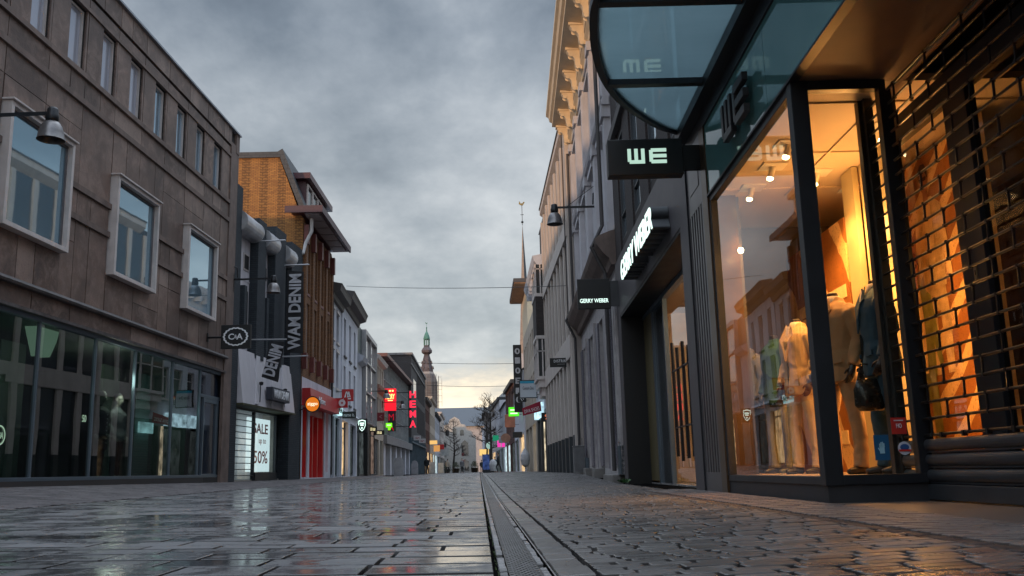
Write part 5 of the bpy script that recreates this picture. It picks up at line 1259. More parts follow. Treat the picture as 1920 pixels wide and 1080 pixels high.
m = FD.mb(); m.box(2.4, 2.6, -.02, .25, 3.4, 8.9); m.box(9.0, 9.2, -.02, .25, 3.4, 8.9); m.box(2.6, 9.0, -.02, .25, 8.65, 8.9); m.box(5.7, 5.8, -.02, .2, 3.4, 8.65)
for z in (3.4, 5.2, 7.0): m.box(2.6, 9.0, -.02, .2, z, z+.1)
m.build('steel_frame', pm('pale_steel_frame', (.3, .3, .31), .4, .1, 3, .05, .5), T)
m = FD.mb(); m.box(2.6, 9.0, .05, .08, 3.5, 8.65); m.build('mirror_glass', panem('mirror_pane', (.3, .27, .27), .03, 2.6), T)
m = FD.mb(); m.prof([(0, 6.6), (.3, 6.75), (.42, 7.0), (0, 7.2)], 0, 2.3); m.box(0, 2.3, -.02, .02, 3.2, 6.6); m.build('side_cornice', greyw, T)
shopfronts(FD, T, [(.4, 3.2, .3, 3.1), (3.8, 6.2, .3, 3.1), (6.6, 9.0, .3, 3.1)], [lit_dim, lit_warm, litshop('brown_interior', (.5, .35, .28), .2)], w=.05)
m = FD.mb(); m.box(3.0, 4.0, .05, .3, .3, 3.3); m.build('black_pier', blackp, T)
S = blade(FD, None, 'black sign with a glowing white shield emblem', .5, -.05, .55, 2.70, 3.48, blackp, .12)
gw = emit('white_green_glow', (.7, 1.0, .88), 1.1); m = MB(1); sh_ = [(-.2, .28), (0, .33), (.2, .28), (.2, -.02), (.11, -.22), (0, -.32), (-.11, -.22), (-.2, -.02)]
for k in range(8):
    a, b = sh_[k], sh_[(k+1) % 8]; m.extr([(-.07, -.25+a[0], a[1]), (-.07, -.25+b[0], b[1]), (-.07, -.25+b[0]*.82, b[1]*.82), (-.07, -.25+a[0]*.82, a[1]*.82)], (.005, 0, 0))
m.box(-.07, -.065, -.37, -.13, .08, .17); m.box(-.07, -.065, -.34, -.16, -.02, .06); m.extr([(-.07, -.25+.05*math.cos(q), -.13+.05*math.sin(q)) for q in [k*PI/6 for k in range(12)]], (.005, 0, 0)); m.build('shield', gw, S)
for fr_2, u, a, b, z0, z1, lab in ((FD, 6.0, .0, .56, 2.97, 3.30, 'black box sign with cream block letters, nearer of the two'), (FD, 8.6, .1, .78, 2.88, 3.18, 'black box sign with cream block letters, farther and lower of the two')):
    S = blade(fr_2, None, lab, u, a, b, z0, z1, blackp, .15)
    m = MB(1); cm = MATS.get('cream_glow') or emit('cream_glow', (.85, .75, .42), .7)
    c0 = -(a+b)/2-.02
    for q in (-.15, -.095, -.04): m.box(-.085, -.08, c0+q, c0+q+.03, -.06, .07)
    m.box(-.085, -.08, c0-.15, c0-.01, -.09, -.055)
    for z in (-.085, -.015, .055): m.box(-.085, -.08, c0+.045, c0+.16, z, z+.03)
    m.box(-.085, -.08, c0+.03, c0+.06, -.085, .085)
    m.build('lettering', cm, S)
FC = Fr(-6.92, 61.93, -.0048, -1)
T = FC.thing('cream_townhouse', 'narrow cream townhouse with a pediment and a copper toned shop cornice', 'house')
ws = [(.5+1.55*k, 1.4+1.55*k, z0, z1) for k in range(4) for z0, z1 in ((3.9, 5.6), (6.4, 7.7))]
wall(FC, T, 0, 6.5, 0, 8.1, ws+[(.4, 3.2, .3, 2.7), (3.9, 6.1, .3, 2.7)], creamw, w=.03)
for h in ws: window(FC, T, h[0], h[2], .9, h[3]-h[2], .16, .06, 1, (.6,), alu_w, pane, w=.03)
m = FC.mb(); m.prof([(0, 7.9), (.3, 8.0), (.4, 8.25), (0, 8.35)], 0, 6.5); m.prof([(0, 5.8), (.35, 6.0), (.38, 6.2), (0, 6.3)], 0, 6.5) if False else None; m.build('cornice', alu_w, T)
m = FC.mb(); m.prof([(0, 5.85), (.35, 6.05), (.40, 6.25), (0, 6.35)], 0, 6.5); m.build('copper_cornice', pm('copper_brown', (.25, .12, .08), .5), T)
m = FC.mb()
for k in range(16): m.box(.4, 3.2, -.12, -.08-.02*(k % 2), .35+.145*k, .47+.145*k)
m.build('roller_shutter', MATS['shutter_slats'], T); panes(FC, T, [(3.9, 6.1, .3, 2.7)], lit_dim, -.15, 'shop_window')
street_lamp(FD, 'bell shaped street lamp reaching out past the mirrored glass building', 5.9, 1.15, 5.35, .24)
street_lamp(FC, 'bell shaped street lamp in front of the red lit vertical sign', 6.0, 1.45, 5.35, .24)
S = blade(FC, None, 'dark red square sign with a pale chevron mark', .4, .2, .68, 3.84, 4.40, flat('dark_red_panel', (.2, .01, .02)), .1, '<', pm('pale_pink_mark', (.5, .25, .25)), tW=.18, tH=.24)

FM = Fr(-6.95, 68.39, .0107, -1)
T = FM.thing('glass_department_store', 'department store with a curtain wall of greenish glass panes above an open arcade', 'store building')
m = FM.mb(); m.box(0, 22.7, -12, -.25, 3.0, 8.9); m.box(0, 22.7, -12, -3, 0, 3.0); m.build('wall', greyw, T)
m = FM.mb(); m.box(-.3, 23.0, -12.5, .35, 8.9, 9.15); m.build('roof', pm('red_brown_edge', (.12, .05, .045), .5), T)
m = FM.mb(); m.box(0, 22.7, -.25, -.2, 3.3, 8.8); m.build('glass_panes', panem('green_curtain_glass', (.16, .2, .2), .04, 2.0, .1), T)
m = FM.mb()
for k in range(18): m.box(1.33*k, 1.33*k+.06, -.2, -.08, 3.3, 8.8)
for z in (3.3, 4.65, 6.0, 7.4): m.box(0, 22.7, -.2, -.12, z, z+.05)
m.build('mullions', pm('pale_mullion', (.28, .3, .3), .4), T)
m = FM.mb(); m.box(0, 22.7, -.3, .3, 2.55, 3.15); m.build('canopy_band', concrete, T)
for k in range(6):
    m = FM.mb(); u = .3+4.3*k; m.box(u, u+.9, -.4, .05, 0, 2.55); m.build('pier', whitep, T)
panes(FM, T, [(.2, 22.6, .3, 2.6)], litshop('grey_shop_interior', (.4, .45, .47), .08), -1.2, 'shop_window')
S = blade(FM, None, 'red lit PERRY sign with yellow lettering', .6, .05, .90, 4.95, 6.58, emit('red_lit_panel', (.85, .015, .03), .85), .18, 'PERRY', emit('yellow_lit_letters', (1.0, .85, .25), 1.2), tW=.66, tH=.38, tz=.22, bold=.03)
m = MB(1)
for q in (-.72, -.52, -.32): m = MB(1); m.box(-.10, -.094, q, q+.13, .58, .70); m.build('mark', MATS['yellow_lit_letters'], S)
m = MB(1); m.box(-.10, -.094, -.66, -.30, -.1, -.04); m.build('mark', MATS['yellow_lit_letters'], S)
S = FM.thing('vertical_letter_sign', 'tall red neon HEMA letters stacked on a dark rail', 'sign', 9.5, 0, 5.62)
for ch, z in (('H', 1.22), ('E', .42), ('M', -.4), ('A', -1.22)): text('letter', ch, glowred, S, W=.52, H=.58, x=-.1, w=1.42, z=z, depth=.06, side=-1, bold=.03)
m = FM.mb(); m.box(-.02, .06, 1.05, 1.12, -1.6, 1.6)
for z in (1.4, .0, -1.4): m.box(-.02, .04, -.2, 1.12, z-.03, z+.03)
m.build('rail', ironp, S)
S = FM.thing('vertical_letter_sign', 'second set of red neon letters flat against the dark strip on the glass store', 'sign', 4.5, 0, 5.1)
m = FM.mb(); m.box(-.1, .1, -.1, .5, -1.5, 1.6); m.build('backing', pm('navy_backing', (.02, .03, .045), .3), S)
dimred = emit('dim_red_letters', (.8, .02, .05), .35)
for ch, z in (('H', 1.2), ('E', .4), ('M', -.4), ('A', -1.2)): text('letter', ch, dimred, S, W=.40, H=.52, x=-.12, w=.15, z=z, depth=.02, side=-1)
S = blade(FM, None, 'lime green lit sign with a small tail', 2.0, .0, .45, 3.80, 4.12, emit('lime_lit', (.22, 1.0, .02), .8), .2, '=', emit('white_small', (.9, 1, .8), 1), tW=.3, tH=.08)
m = FM.mb(); m.box(-.08, .08, .15, .33, -.36, -.16); m.build('tail', MATS['lime_lit'], S)

FB = Fr(-6.71, 91.17, -.0025, -1)
T = FB.thing('dark_brick_building', 'tall dark brick building with vertical window slots and a glazed shop base', 'building')
sl = [(9.0+1.9*k, 10.1+1.9*k, z0, z1) for k in range(8) for z0, z1 in ((4.6, 7.5), (8.2, 11.0))]
wall(FB, T, 0, 25.6, 3.8, 11.9, sl, pm('near_black_brick', (.045, .04, .04), .85, .3, 20, .4), w=.2)
panes(FB, T, [(9, 24.5, 4.6, 7.5), (9, 24.5, 8.2, 11.0)], pane, .0, 'window')
m = FB.mb(); m.box(-.1, 25.7, -8, .35, 11.9, 12.1); m.box(-.1, 25.7, .2, .28, 10.9, 11.05) ; m.build('roof', concrete, T)
m = FB.mb(); m.box(3.0, 7.0, .2, .22, 8.2, 9.8); m.build('high_window', panem('pale_high_pane', (.1, .12, .15), .1), T)
m = FB.mb(); m.box(0, 25.6, -8, .15, 0, 3.8); m.build('glazed_base', panem('blue_base_glass', (.05, .08, .10), .1, 1.6), T)
m = FB.mb()
for k in range(14): m.box(1.9*k, 1.9*k+.12, .15, .25, .25, 3.8)
m.box(0, 25.6, .15, .3, 3.3, 3.45); m.build('base_mullions', pm('blue_grey_frame', (.07, .10, .12), .5), T)
for u, lab in ((2.5, 'nearer'), (11.5, 'farther')):
    blade(FB, None, 'small white rectangular sign with red letters, %s of the two' % lab, u, .25, .95, 3.6, 4.05, pm('white_sign', (.55, .52, .52), .5) if 'white_sign' not in MATS else MATS['white_sign'], .1, 'H&M', pm('red_sign_letters', (.3, .03, .04), .5) if 'red_sign_letters' not in MATS else MATS['red_sign_letters'], tW=.45, tH=.24)
# hip roof behind
T = empty('hipped_roof_building', 'building with a green grey tiled hipped roof behind the glass store', 'building', (-13, 84, 0))
m = MB(1); m.box(-12, 3.5, -4, 22, 0, 10.6); m.build('wall', concrete, T)
m = MB(1); m.poly([(-12.5, -4.5, 10.6), (4, -4.5, 10.6), (-.5, 3, 13.8), (-8, 3, 13.8)]); m.poly([(4, -4.5, 10.6), (4, 22.5, 10.6), (-.5, 15, 13.8), (-.5, 3, 13.8)]); m.poly([(4, 22.5, 10.6), (-12.5, 22.5, 10.6), (-8, 15, 13.8), (-.5, 15, 13.8)]); m.poly([(-12.5, -4.5, 10.6), (-8, 3, 13.8), (-8, 15, 13.8), (-12.5, 22.5, 10.6)]); m.poly([(-12.5, -4.5, 10.59), (4, -4.5, 10.59), (4, 22.5, 10.59), (-12.5, 22.5, 10.59)])
m.build('roof', greentile, T)
# far left row
FF = Fr(-6.77, 117.13, -.0048, -1)
farL = [(0, 14, 9.6, redbrick, 'red brick house at the start of the far left row'), (14, 30, 10.8, creamw, 'pale corniced building in the middle of the far left row'), (30, 52, 9.6, whitep, 'white modern building with ribbon windows in the far left row'), (52, 74, 11.0, beigew, 'beige block at the end of the far left row')]
for i, (a, b, H, mt, lab) in enumerate(farL):
    f = FF.sub(a); L = b-a; T = f.thing('townhouse', lab, 'house')
    n = int(L/2.6); q = L/n
    hs = [(q*k+.5, q*k+q-.6, z0, z0+1.7) for k in range(n) for z0 in (4.2, 6.9) if z0+1.7 < H]
    so = [(.4, L*.47, .3, 3.1), (L*.53, L-.4, .3, 3.1)]
    wall(f, T, 0, L, 0, H, hs+so, mt, w=.1*(i % 2), rev=.3)
    panes(f, T, hs, pane, -.1, 'window')
    for k, s_ in enumerate(so): panes(f, T, [s_], (lit_dim, lit_warm, lit_cool, lit_dim)[(i+k) % 4], -.12, 'shop_window')
    m = f.mb(); m.prof([(0, H-.3), (.35, H-.1), (.45, H+.2), (-8, H+.3), (-8, H)], 0, L); m.build('cornice', (darktrim, creamw, darktrim, beigew)[i], T)
for u, a, b, z0, z1, mt, lab in ((8, .3, 1.3, 4.1, 4.6, emit('amber_sign_light', (1, .6, .2), .6), 'small amber lit box sign in the far left row'), (20, .3, 1.2, 3.4, 4.3, emit('orange_sign_light', (.85, .4, .12), .5), 'orange blade sign low in the far left row'), (33, .4, 1.4, 4.0, 4.8, redp, 'small red blade sign in the far left row'), (45, .5, 1.8, 3.2, 4.6, pm('pale_blade_sign', (.4, .4, .38)), 'pale blade sign with a dark mark at the far left')):
    blade(FF, None, lab, u, a, b, z0, z1, mt, .12)

# ================================================================ END OF THE STREET
T = empty('gabled_facade', 'pale ornate gabled facade closing the street at its far end', 'house', (-5.2, 205, .25))
m = MB(1); m.extr([(-4.6, 0, 0), (4.6, 0, 0), (4.6, 0, 7.6), (4.0, 0, 7.9), (3.6, 0, 8.9), (2.7, 0, 9.1), (2.3, 0, 10.3), (1.4, 0, 10.5), (1.0, 0, 11.5), (0, 0, 12.1), (-1.0, 0, 11.5), (-1.4, 0, 10.5), (-2.3, 0, 10.3), (-2.7, 0, 9.1), (-3.6, 0, 8.9), (-4.0, 0, 7.9), (-4.6, 0, 7.6)], (0, 9, 0)); m.build('wall', pm('pale_facade', (.42, .40, .37), .75, .2), T)
for x, z, h in ((-2.6, 3.6, 3.4), (2.2, 3.6, 3.4), (-2.6, .4, 2.5), (2.2, .4, 2.5), (-1.6, 8.0, 1.3), (0, 8.2, 1.5), (1.6, 8.0, 1.3)):
    m = MB(1); W = .75 if z < 7 else .4; m.extr([(x-W, -.06, z), (x+W, -.06, z), (x+W, -.06, z+h*.8), (x, -.06, z+h), (x-W, -.06, z+h*.8)], (0, .05, 0)); m.build('window', pane, T)
T = empty('long_roofed_building', 'long building with a blue grey slate roof behind the far gabled facade', 'building', (-2, 235, .25))
m = MB(1); m.box(-26, 24, 0, 18, 0, 11.4); m.build('wall', limest, T)
m = MB(1); m.extr([(-27, -.6, 11.4), (-27, 8, 16.6), (-27, 18.6, 11.4)], (54, 0, 0)); m.build('roof', pm('blue_slate', (.055, .07, .09), .6, .15, 1), T)
T = empty('side_facade', 'pale row house with small windows right of the far gabled facade', 'house', (3.4, 190, .25))
m = MB(1); m.box(-2.6, 8, 0, 14, 0, 8.4); m.extr([(-2.8, -.3, 8.4), (-2.8, 14, 8.4), (2.8, 14, 10.6), (2.8, -.3, 10.6)], (0, 0, .3)); m.build('wall', whitep, T)
for k in range(3):
    for z in (3.6, 6.0): m = MB(1); m.box(-1.9+1.7*k, -1.1+1.7*k, -.06, 0, z, z+1.5); m.build('window', pane, T)
m = MB(1); m.box(-2.4, 3, -.2, 0, .3, 2.8); m.build('shop_window', lit_dim, T)
T = empty('side_facade', 'narrow beige house left of the far gabled facade', 'house', (-12.2, 196, .25))
m = MB(1); m.box(-4, 3.2, 0, 10, 0, 9.2); m.build('wall', creamw, T)
for z in (3.8, 6.4): m = MB(1); m.box(1.0, 2.2, -.06, 0, z, z+1.5); m.build('window', pane, T)
# church tower
T = empty('church_tower', 'tall church tower wrapped in scaffolding with a green copper lantern and weathercock', 'church tower', (-32.6, 600, 0))
st2 = pm('tower_stone', (.13, .115, .115), .8, .3, .25, .3)
def octa(rot=0): return 8
m = MB(1)
def ngon_lathe(m, prof, n=8, c=(0, 0, 0)):
    rings = [[m.P(c[0]+r*math.cos(PI/n+t*2*PI/n), c[1]+r*math.sin(PI/n+t*2*PI/n), c[2]+z) for t in range(n)] for r, z in prof]
    for A, B in zip(rings, rings[1:]):
        for t in range(n): m.f.append([A[t], A[(t+1) % n], B[(t+1) % n], B[t]])
    m.f.append(rings[0][::-1]); m.f.append(rings[-1])
ngon_lathe(m, [(6.2, 0), (6.2, 40), (7.2, 41), (7.2, 45), (7.2, 58), (6.2, 61), (5.4, 63)]); m.build('shaft', st2, T)
m = MB(1); ngon_lathe(m, [(4.6, 62), (4.2, 66), (3.9, 67.5), (3.0, 71), (2.7, 73), (1.9, 75.6), (2.0, 76.2), (3.5, 77.2), (3.7, 78.6), (3.0, 79.8), (2.1, 80.8), (1.9, 82)]); m.build('onion_spire', pm('spire_lead', (.09, .07, .075), .6, .3, .4, .3), T)
cop = pm('copper_green', (.07, .19, .15), .6, .25, .5, .2)
m = MB(1)
for k in range(8): a = 2*PI*k/8; m.tube([(1.75*math.cos(a), 1.75*math.sin(a), 82), (1.75*math.cos(a), 1.75*math.sin(a), 86)], .28, 6)
m.build('lantern_posts', cop, T)
m = MB(1); ngon_lathe(m, [(2.1, 85.8), (2.3, 86.3), (2.05, 87.6), (1.2, 89.8), (.45, 91.2), (.3, 93.2), (.5, 93.6), (.2, 94.2), (.08, 94.4), (.08, 96.2)]); m.build('lantern_dome', cop, T)
m = MB(1); m.extr([(-.9, 0, 97.0), (-.5, 0, 96.4), (.3, 0, 96.2), (.8, 0, 97.2), (.4, 0, 96.9), (-.2, 0, 96.8), (-.5, 0, 97.5)], (0, .2, 0)); m.build('weathercock', cop, T)
m = MB(1)
for k in range(8):
    a = 2*PI*k/8+.3
    for z, r in ((66.5, 4.3), (70.0, 3.3)): x, y = r*math.cos(a), r*math.sin(a); m.extr([(x-.5, y-.5, z), (x+.5, y-.5, z), (x, y-.5, z+2.2)], (0, 1.0, 0))
m.build('dormers', st2, T)
m = MB(1); R_ = 8.0
for z in [41+2.1*k for k in range(11)]:
    for k in range(8):
        a, b = PI/8+k*PI/4, PI/8+(k+1)*PI/4; r = R_ if z < 58 else 6.6
        m.tube([(r*math.cos(a), r*math.sin(a), z), (r*math.cos(b), r*math.sin(b), z)], .13, 4)
        m.tube([(r*math.cos(a), r*math.sin(a), z+1.0), (r*math.cos(b), r*math.sin(b), z+1.0)], .07, 4)
for k in range(16):
    a = PI/8+k*PI/8; r = R_*(1 if k % 2 == 0 else math.cos(PI/8)); m.tube([(r*math.cos(a), r*math.sin(a), 40), (r*math.cos(a), r*math.sin(a), 62)], .12, 4)
for z in (45, 49, 53, 57, 61): m.tube([(R_+1.6, -2, z), (R_-1, -2, z)], .12, 4)
m.tube([(R_+1.6, -2, 42), (R_+1.6, -2, 60)], .14, 4)
m.build('scaffolding', pm('scaffold_tubes', (.22, .21, .21), .5), T)
m = MB(1); ngon_lathe(m, [(5.9, 60.5), (5.0, 63.5), (4.6, 64.5)]); m.build('sheeting', pm('scaffold_sheet', (.30, .27, .25), .8, .2, .5, .2), T)

# trees (bare pleached crowns)
bark = pm('bark', (.035, .028, .024), .85, .35, 6, .6)
twigm = pm('twigs', (.045, .03, .022), .85, .4, 8, .3)
def tree(label, loc, H, R, seed, trunk_h):
    rnd = random.Random(seed); T = empty('bare_tree', label, 'tree', loc)
    m = MB(1); t = MB(1)
    m.tube([(0, 0, 0), (rnd.gauss(0, .05), 0, trunk_h*.5), (rnd.gauss(0, .08), 0, trunk_h), (rnd.gauss(0, .1), 0, H*.9)], [.20*H/9, .16*H/9, .13*H/9, .03], 8)
    def branch(p, d, L, r, lv):
        q = p + d*L; mid = p+d*L*.5+Vector((rnd.gauss(0, .06), rnd.gauss(0, .06), rnd.gauss(0, .05)))*L
        (m if lv < 2 else t).tube([p, mid, q], [r, r*.8, r*.55], 5 if lv < 2 else 3, caps=False)
        if lv >= 4: return
        for k in range(rnd.randint(3, 4) if lv < 3 else 4):
            a = rnd.uniform(0, 2*PI); nd_ = (d*rnd.uniform(.5, 1.0) + Vector((math.cos(a), math.sin(a), rnd.uniform(-.15, .8)))*.75).normalized()
            s = rnd.uniform(.35, 1.0)
            branch(p+d*L*s, nd_, L*rnd.uniform(.5, .72), r*.55, lv+1)
    for k in range(13):
        z = trunk_h*(.85+.0)+(H-trunk_h)*k/13*.9; a = rnd.uniform(0, 2*PI)
        branch(Vector((0, 0, z)), Vector((math.cos(a), math.sin(a), .45)).normalized(), R*rnd.uniform(.45, .7), .06*H/9, 1)
    m.build('trunk', bark, T, fix=False); t.build('crown', twigm, T, fix=False)
tree('large bare pollarded tree standing in the street before the hipped roof', (1.35, 104, .27), 9.0, 2.7, 4, 3.0)
tree('small bare tree in front of the pale gabled facade', (-4.6, 170, .27), 10.2, 2.9, 8, 3.4)
tree('bare tree directly behind the large tree by the right houses', (1.1, 122, .27), 9.6, 2.3, 12, 3.2)

# overhead cables
def wire(label, A, B, sag, r):
    T = empty('overhead_cable', label, 'cable', A, 0, 'cables strung across the street'); A_, B_ = Vector(A), Vector(B); P = []
    for k in range(17): t = k/16; p = (B_-A_)*t; p.z -= sag*4*t*(1-t); P.append(p)
    m = MB(1); m.tube(P, r, 5); m.build('wire', ironp, T)
a, b = FH.pt(1.0, 0), FR.pt(29.4, 0)
wire('nearest thin cable across the street above the dark eaves', (FH.pt(6, 0).x, FH.pt(6, 0).y, 9.95), (F4.pt(1, 0).x, F4.pt(1, 0).y, 6.62), .10, .012)
wire('middle thin cable across the street at the tower scaffolding', (-6.9, 70, 8.75), (3.1, 66, 7.9), .10, .016)
wire('farthest thin cable across the street below the scaffolding', (-6.7, 95, 9.35), (2.9, 92, 8.65), .15, .02)

# small far signs and street things on the right
def mini(fr, u, w0, w1, z0, z1, mt, lab, txt=None, tm=None, rnd=False):
    if rnd:
        S = fr.thing('hanging_sign', lab, 'sign', u, 0, (z0+z1)/2); m = fr.mb(); c = (w0+w1)/2; r = (w1-w0)/2
        m.extr([(-.05, c+r*math.cos(k*PI/10), (z1-z0)/2*math.sin(k*PI/10)) for k in range(20)], (.1, 0, 0)); m.build('panel', mt, S)
        m = fr.mb(); m.tube([(0, 0, 0), (0, max(w0, .02), 0)], .02, 5); m.build('bracket', ironp, S); return S
    return blade(fr, None, lab, u, w0, w1, z0, z1, mt, .12, txt, tm, tW=(w1-w0)*.7)
f0, f1, f2, f3 = FARS
mini(f0, 3, .2, .95, 4.2, 4.85, emit('green_lit', (.10, .85, .03), .75), 'bright green lit square sign in the far right row', '=', emit('white_green_text', (.8, 1, .7), .9))
mini(f0, 9, .3, 1.1, 3.7, 4.7, pm('burnt_orange_sign', (.40, .15, .09), .5), 'pale orange sign with round marks right of the bare tree')
mini(f1, 2, .25, 1.15, 2.9, 3.75, pm('ring_sign', (.35, .18, .12), .5), 'small round lit sign below the orange sign', rnd=True)
mini(f1, 9, .4, 1.15, 2.7, 3.35, emit('pink_lit', (.85, .05, .42), .7), 'pink square sign with a white T in the far right row', 'T', whitel)
mini(f1, 4, .3, 1.25, 2.95, 3.3, pm('grey_sign', (.35, .37, .4), .5), 'small grey sign beside the pink sign')
mini(f2, 5, .6, 1.25, 3.6, 4.2, emit('dark_green_lit', (.02, .3, .16), .5), 'small dark green sign above the pink sign')
mini(f2, 12, 1.1, 1.8, 2.9, 3.7, emit('mint_round_light', (.4, .62, .55), .5), 'glowing pale mint round sign beside the tree trunk', rnd=True)
mini(f3, 10, 1.0, 2.2, 2.4, 3.2, emit('small_amber', (.9, .6, .2), .7), 'small amber lit sign at the far end on the right')
mini(f0, 1.0, .1, .75, 2.6, 3.0, pm('black_far_sign', (.02, .02, .02)), 'small black sign below the green lit sign')
Q = F5b.thing('parasol', 'folded pale parasol leaning by the white corner house', 'parasol', 6.5, .25, .3); Q.scale = (.8, .8, .8)
m = MB(1); m.lathe([(.03, 0), (.04, .3), (.28, .5), (.38, .9), (.34, 1.3), (.12, 1.7), (.03, 1.8)], (0, 0, 0), 12); m.build('cover', pm('pale_cover', (.4, .4, .42), .8), Q)
Q = empty('covered_stand', 'white covered stand beside the large bare tree', 'stand', (1.45, 96, .27)); Q.scale = (.6, .6, .6)
m = MB(1); m.lathe([(.55, 0), (.65, .5), (.7, 1.1), (.55, 1.6), (.25, 1.9), (.02, 2.0)], (0, 0, .2), 14); m.build('cover', pm('dusty_white_cover', (.36, .36, .38), .8, .2), Q); m = MB(1); m.tube([(0, 0, 0), (0, 0, .4)], .1, 8); m.build('foot', ironp, Q)
Q = empty('advertising_pillar', 'blue advertising panel beside the tree trunk', 'advertising panel', (.75, 99, .26)); Q.scale = (.55, .6, .72)
m = MB(1); m.box(-.65, .65, -.1, .1, .4, 2.6); m.build('panel', emit('blue_ad', (.05, .09, .26), .35, .6, 1.5), Q); m = MB(1); m.box(-.7, .7, -.12, .12, .0, .4); m.box(-.72, -.65, -.12, .12, .4, 2.7); m.box(.65, .72, -.12, .12, .4, 2.7); m.build('frame', alu_d, Q)
for k, (x, y, lab) in enumerate(((-5.5, 64.5, 'rounded grey bollard board by the roller shutter of the cream townhouse'), (-6.0, 88, 'pale standing board beside the arcade pier'))):
    Q = empty('pavement_board', lab, 'pavement sign', (x, y, G(x, y)))
    m = MB(1); m.extr([(-.32, 0, 0), (.32, 0, 0), (.32, 0, .95), (.22, 0, 1.2), (0, 0, 1.3), (-.22, 0, 1.2), (-.32, 0, .95)], (0, .08, 0)); m.build('panel', pm('board_grey', (.3, .3, .32), .5) if 'board_grey' not in MATS else MATS['board_grey'], Q)
for k, (x, y) in enumerate(((-6.2, 125), (-5.6, 138))):
    Q = empty('pavement_board', ('white menu board in front of the far left red brick house', 'pale menu board beside the far left corniced building')[k], 'pavement sign', (x, y, .28))
    m = MB(1); m.extr([(-.4, 0, 0), (.4, 0, 0), (.4, .2, 1.5), (-.4, .2, 1.5)], (0, .06, 0)); m.build('panel', MATS['pale_blade_sign'], Q)
for k in range(7):
    x = (-3.5, -2.4, -1.2, -.2, .8, 2.0, -4.6)[k]; Q = empty('bollard', 'thin pale bollard at the far end of the street', 'bollard', (x, 150+k*1.0, .28), 0, 'bollards at the far end of the street')
    m = MB(1); m.lathe([(.09, 0), (.09, .9), (.05, 1.0), (.01, 1.02)], (0, 0, 0), 8); m.build('post', pm('bollard_grey', (.3, .3, .3)) if 'bollard_grey' not in MATS else MATS['bollard_grey'], Q)
def bicycle(loc, rz, lab):
    Q = empty('bicycle', lab, 'bicycle', loc, rz, 'bicycles parked at the far end')
    for x in (-.52, .52):
        m = MB(1); P = [(x+.34*math.cos(k*PI/9), 0, .34+.34*math.sin(k*PI/9)) for k in range(19)]; m.tube(P, .022, 5, caps=False)
        for k in range(6): m.tube([(x, 0, .34), (x+.33*math.cos(k*PI/3), 0, .34+.33*math.sin(k*PI/3))], .004, 3)
        m.build('wheel', blackp, Q)
    m = MB(1)
    for a, b in (((-.52, .34), (-.15, .82)), ((-.52, .34), (-.02, .30)), ((-.02, .30), (-.15, .85)), ((-.02, .30), (.38, .80)), ((-.15, .78), (.36, .84)), ((.52, .34), (.36, .95))): m.tube([(a[0], 0, a[1]), (b[0], 0, b[1])], .02, 6)
    m.build('frame', ironp, Q)
    m = MB(1); m.tube([(.22, -.25, 1.0), (.36, 0, .98), (.22, .25, 1.0)], .015, 6); m.build('handlebar', ironp, Q)
    m = MB(1); m.extr([(-.28, -.08, .9), (-.28, .08, .9), (-.02, .02, .9), (-.02, -.02, .9)], (0, 0, .05)); m.build('saddle', blackp, Q)
bicycle((-1.4, 140, .28), .3, 'bicycle parked in the middle of the far end'); bicycle((-2.6, 143, .28), 1.2, 'bicycle parked left of the other one at the far end')

for k, (x, y) in enumerate(((-3.2, 131), (-.6, 128), (2.2, 126), (-5.0, 147))):
    Q = empty('planter', ('dark planter with a bushy shrub, leftmost of those across the far end', 'dark planter with a bushy shrub left of the blue panel', 'dark planter with a bushy shrub right of the tree trunk', 'dark planter with a bushy shrub by the far left houses')[(1, 2, 3, 0)[k] if False else k], 'planter', (x, y, .27), 0, None)
    m = MB(1); m.lathe([(.38, 0), (.5, .6), (.52, .62), (.46, .62)], (0, 0, 0), 10); m.build('pot', blackp, Q)
    m = MB(1); rn = random.Random(k)
    for j in range(420):
        a, b, r = rn.uniform(0, 6.28), rn.uniform(-.2, 1.5), rn.uniform(.2, .62); c = Vector((r*math.cos(a)*math.cos(b), r*math.sin(a)*math.cos(b), .85+r*math.sin(b)*1.1)); d = Vector((rn.gauss(0, 1), rn.gauss(0, 1), rn.gauss(0, 1))).normalized()*.09; e = d.orthogonal().normalized()*.04
        m.poly([tuple(c-e), tuple(c+d), tuple(c+e)])
    m.build('foliage', pm('shrub_leaves', (.03, .045, .02), .7, .5, 8, .1) if 'shrub_leaves' not in MATS else MATS['shrub_leaves'], Q, fix=False)
bicycle((-3.8, 128, .28), .6, 'bicycle parked beside the leftmost planter'); bicycle((1.4, 134, .28), 2.0, 'bicycle parked right of the middle of the far end')

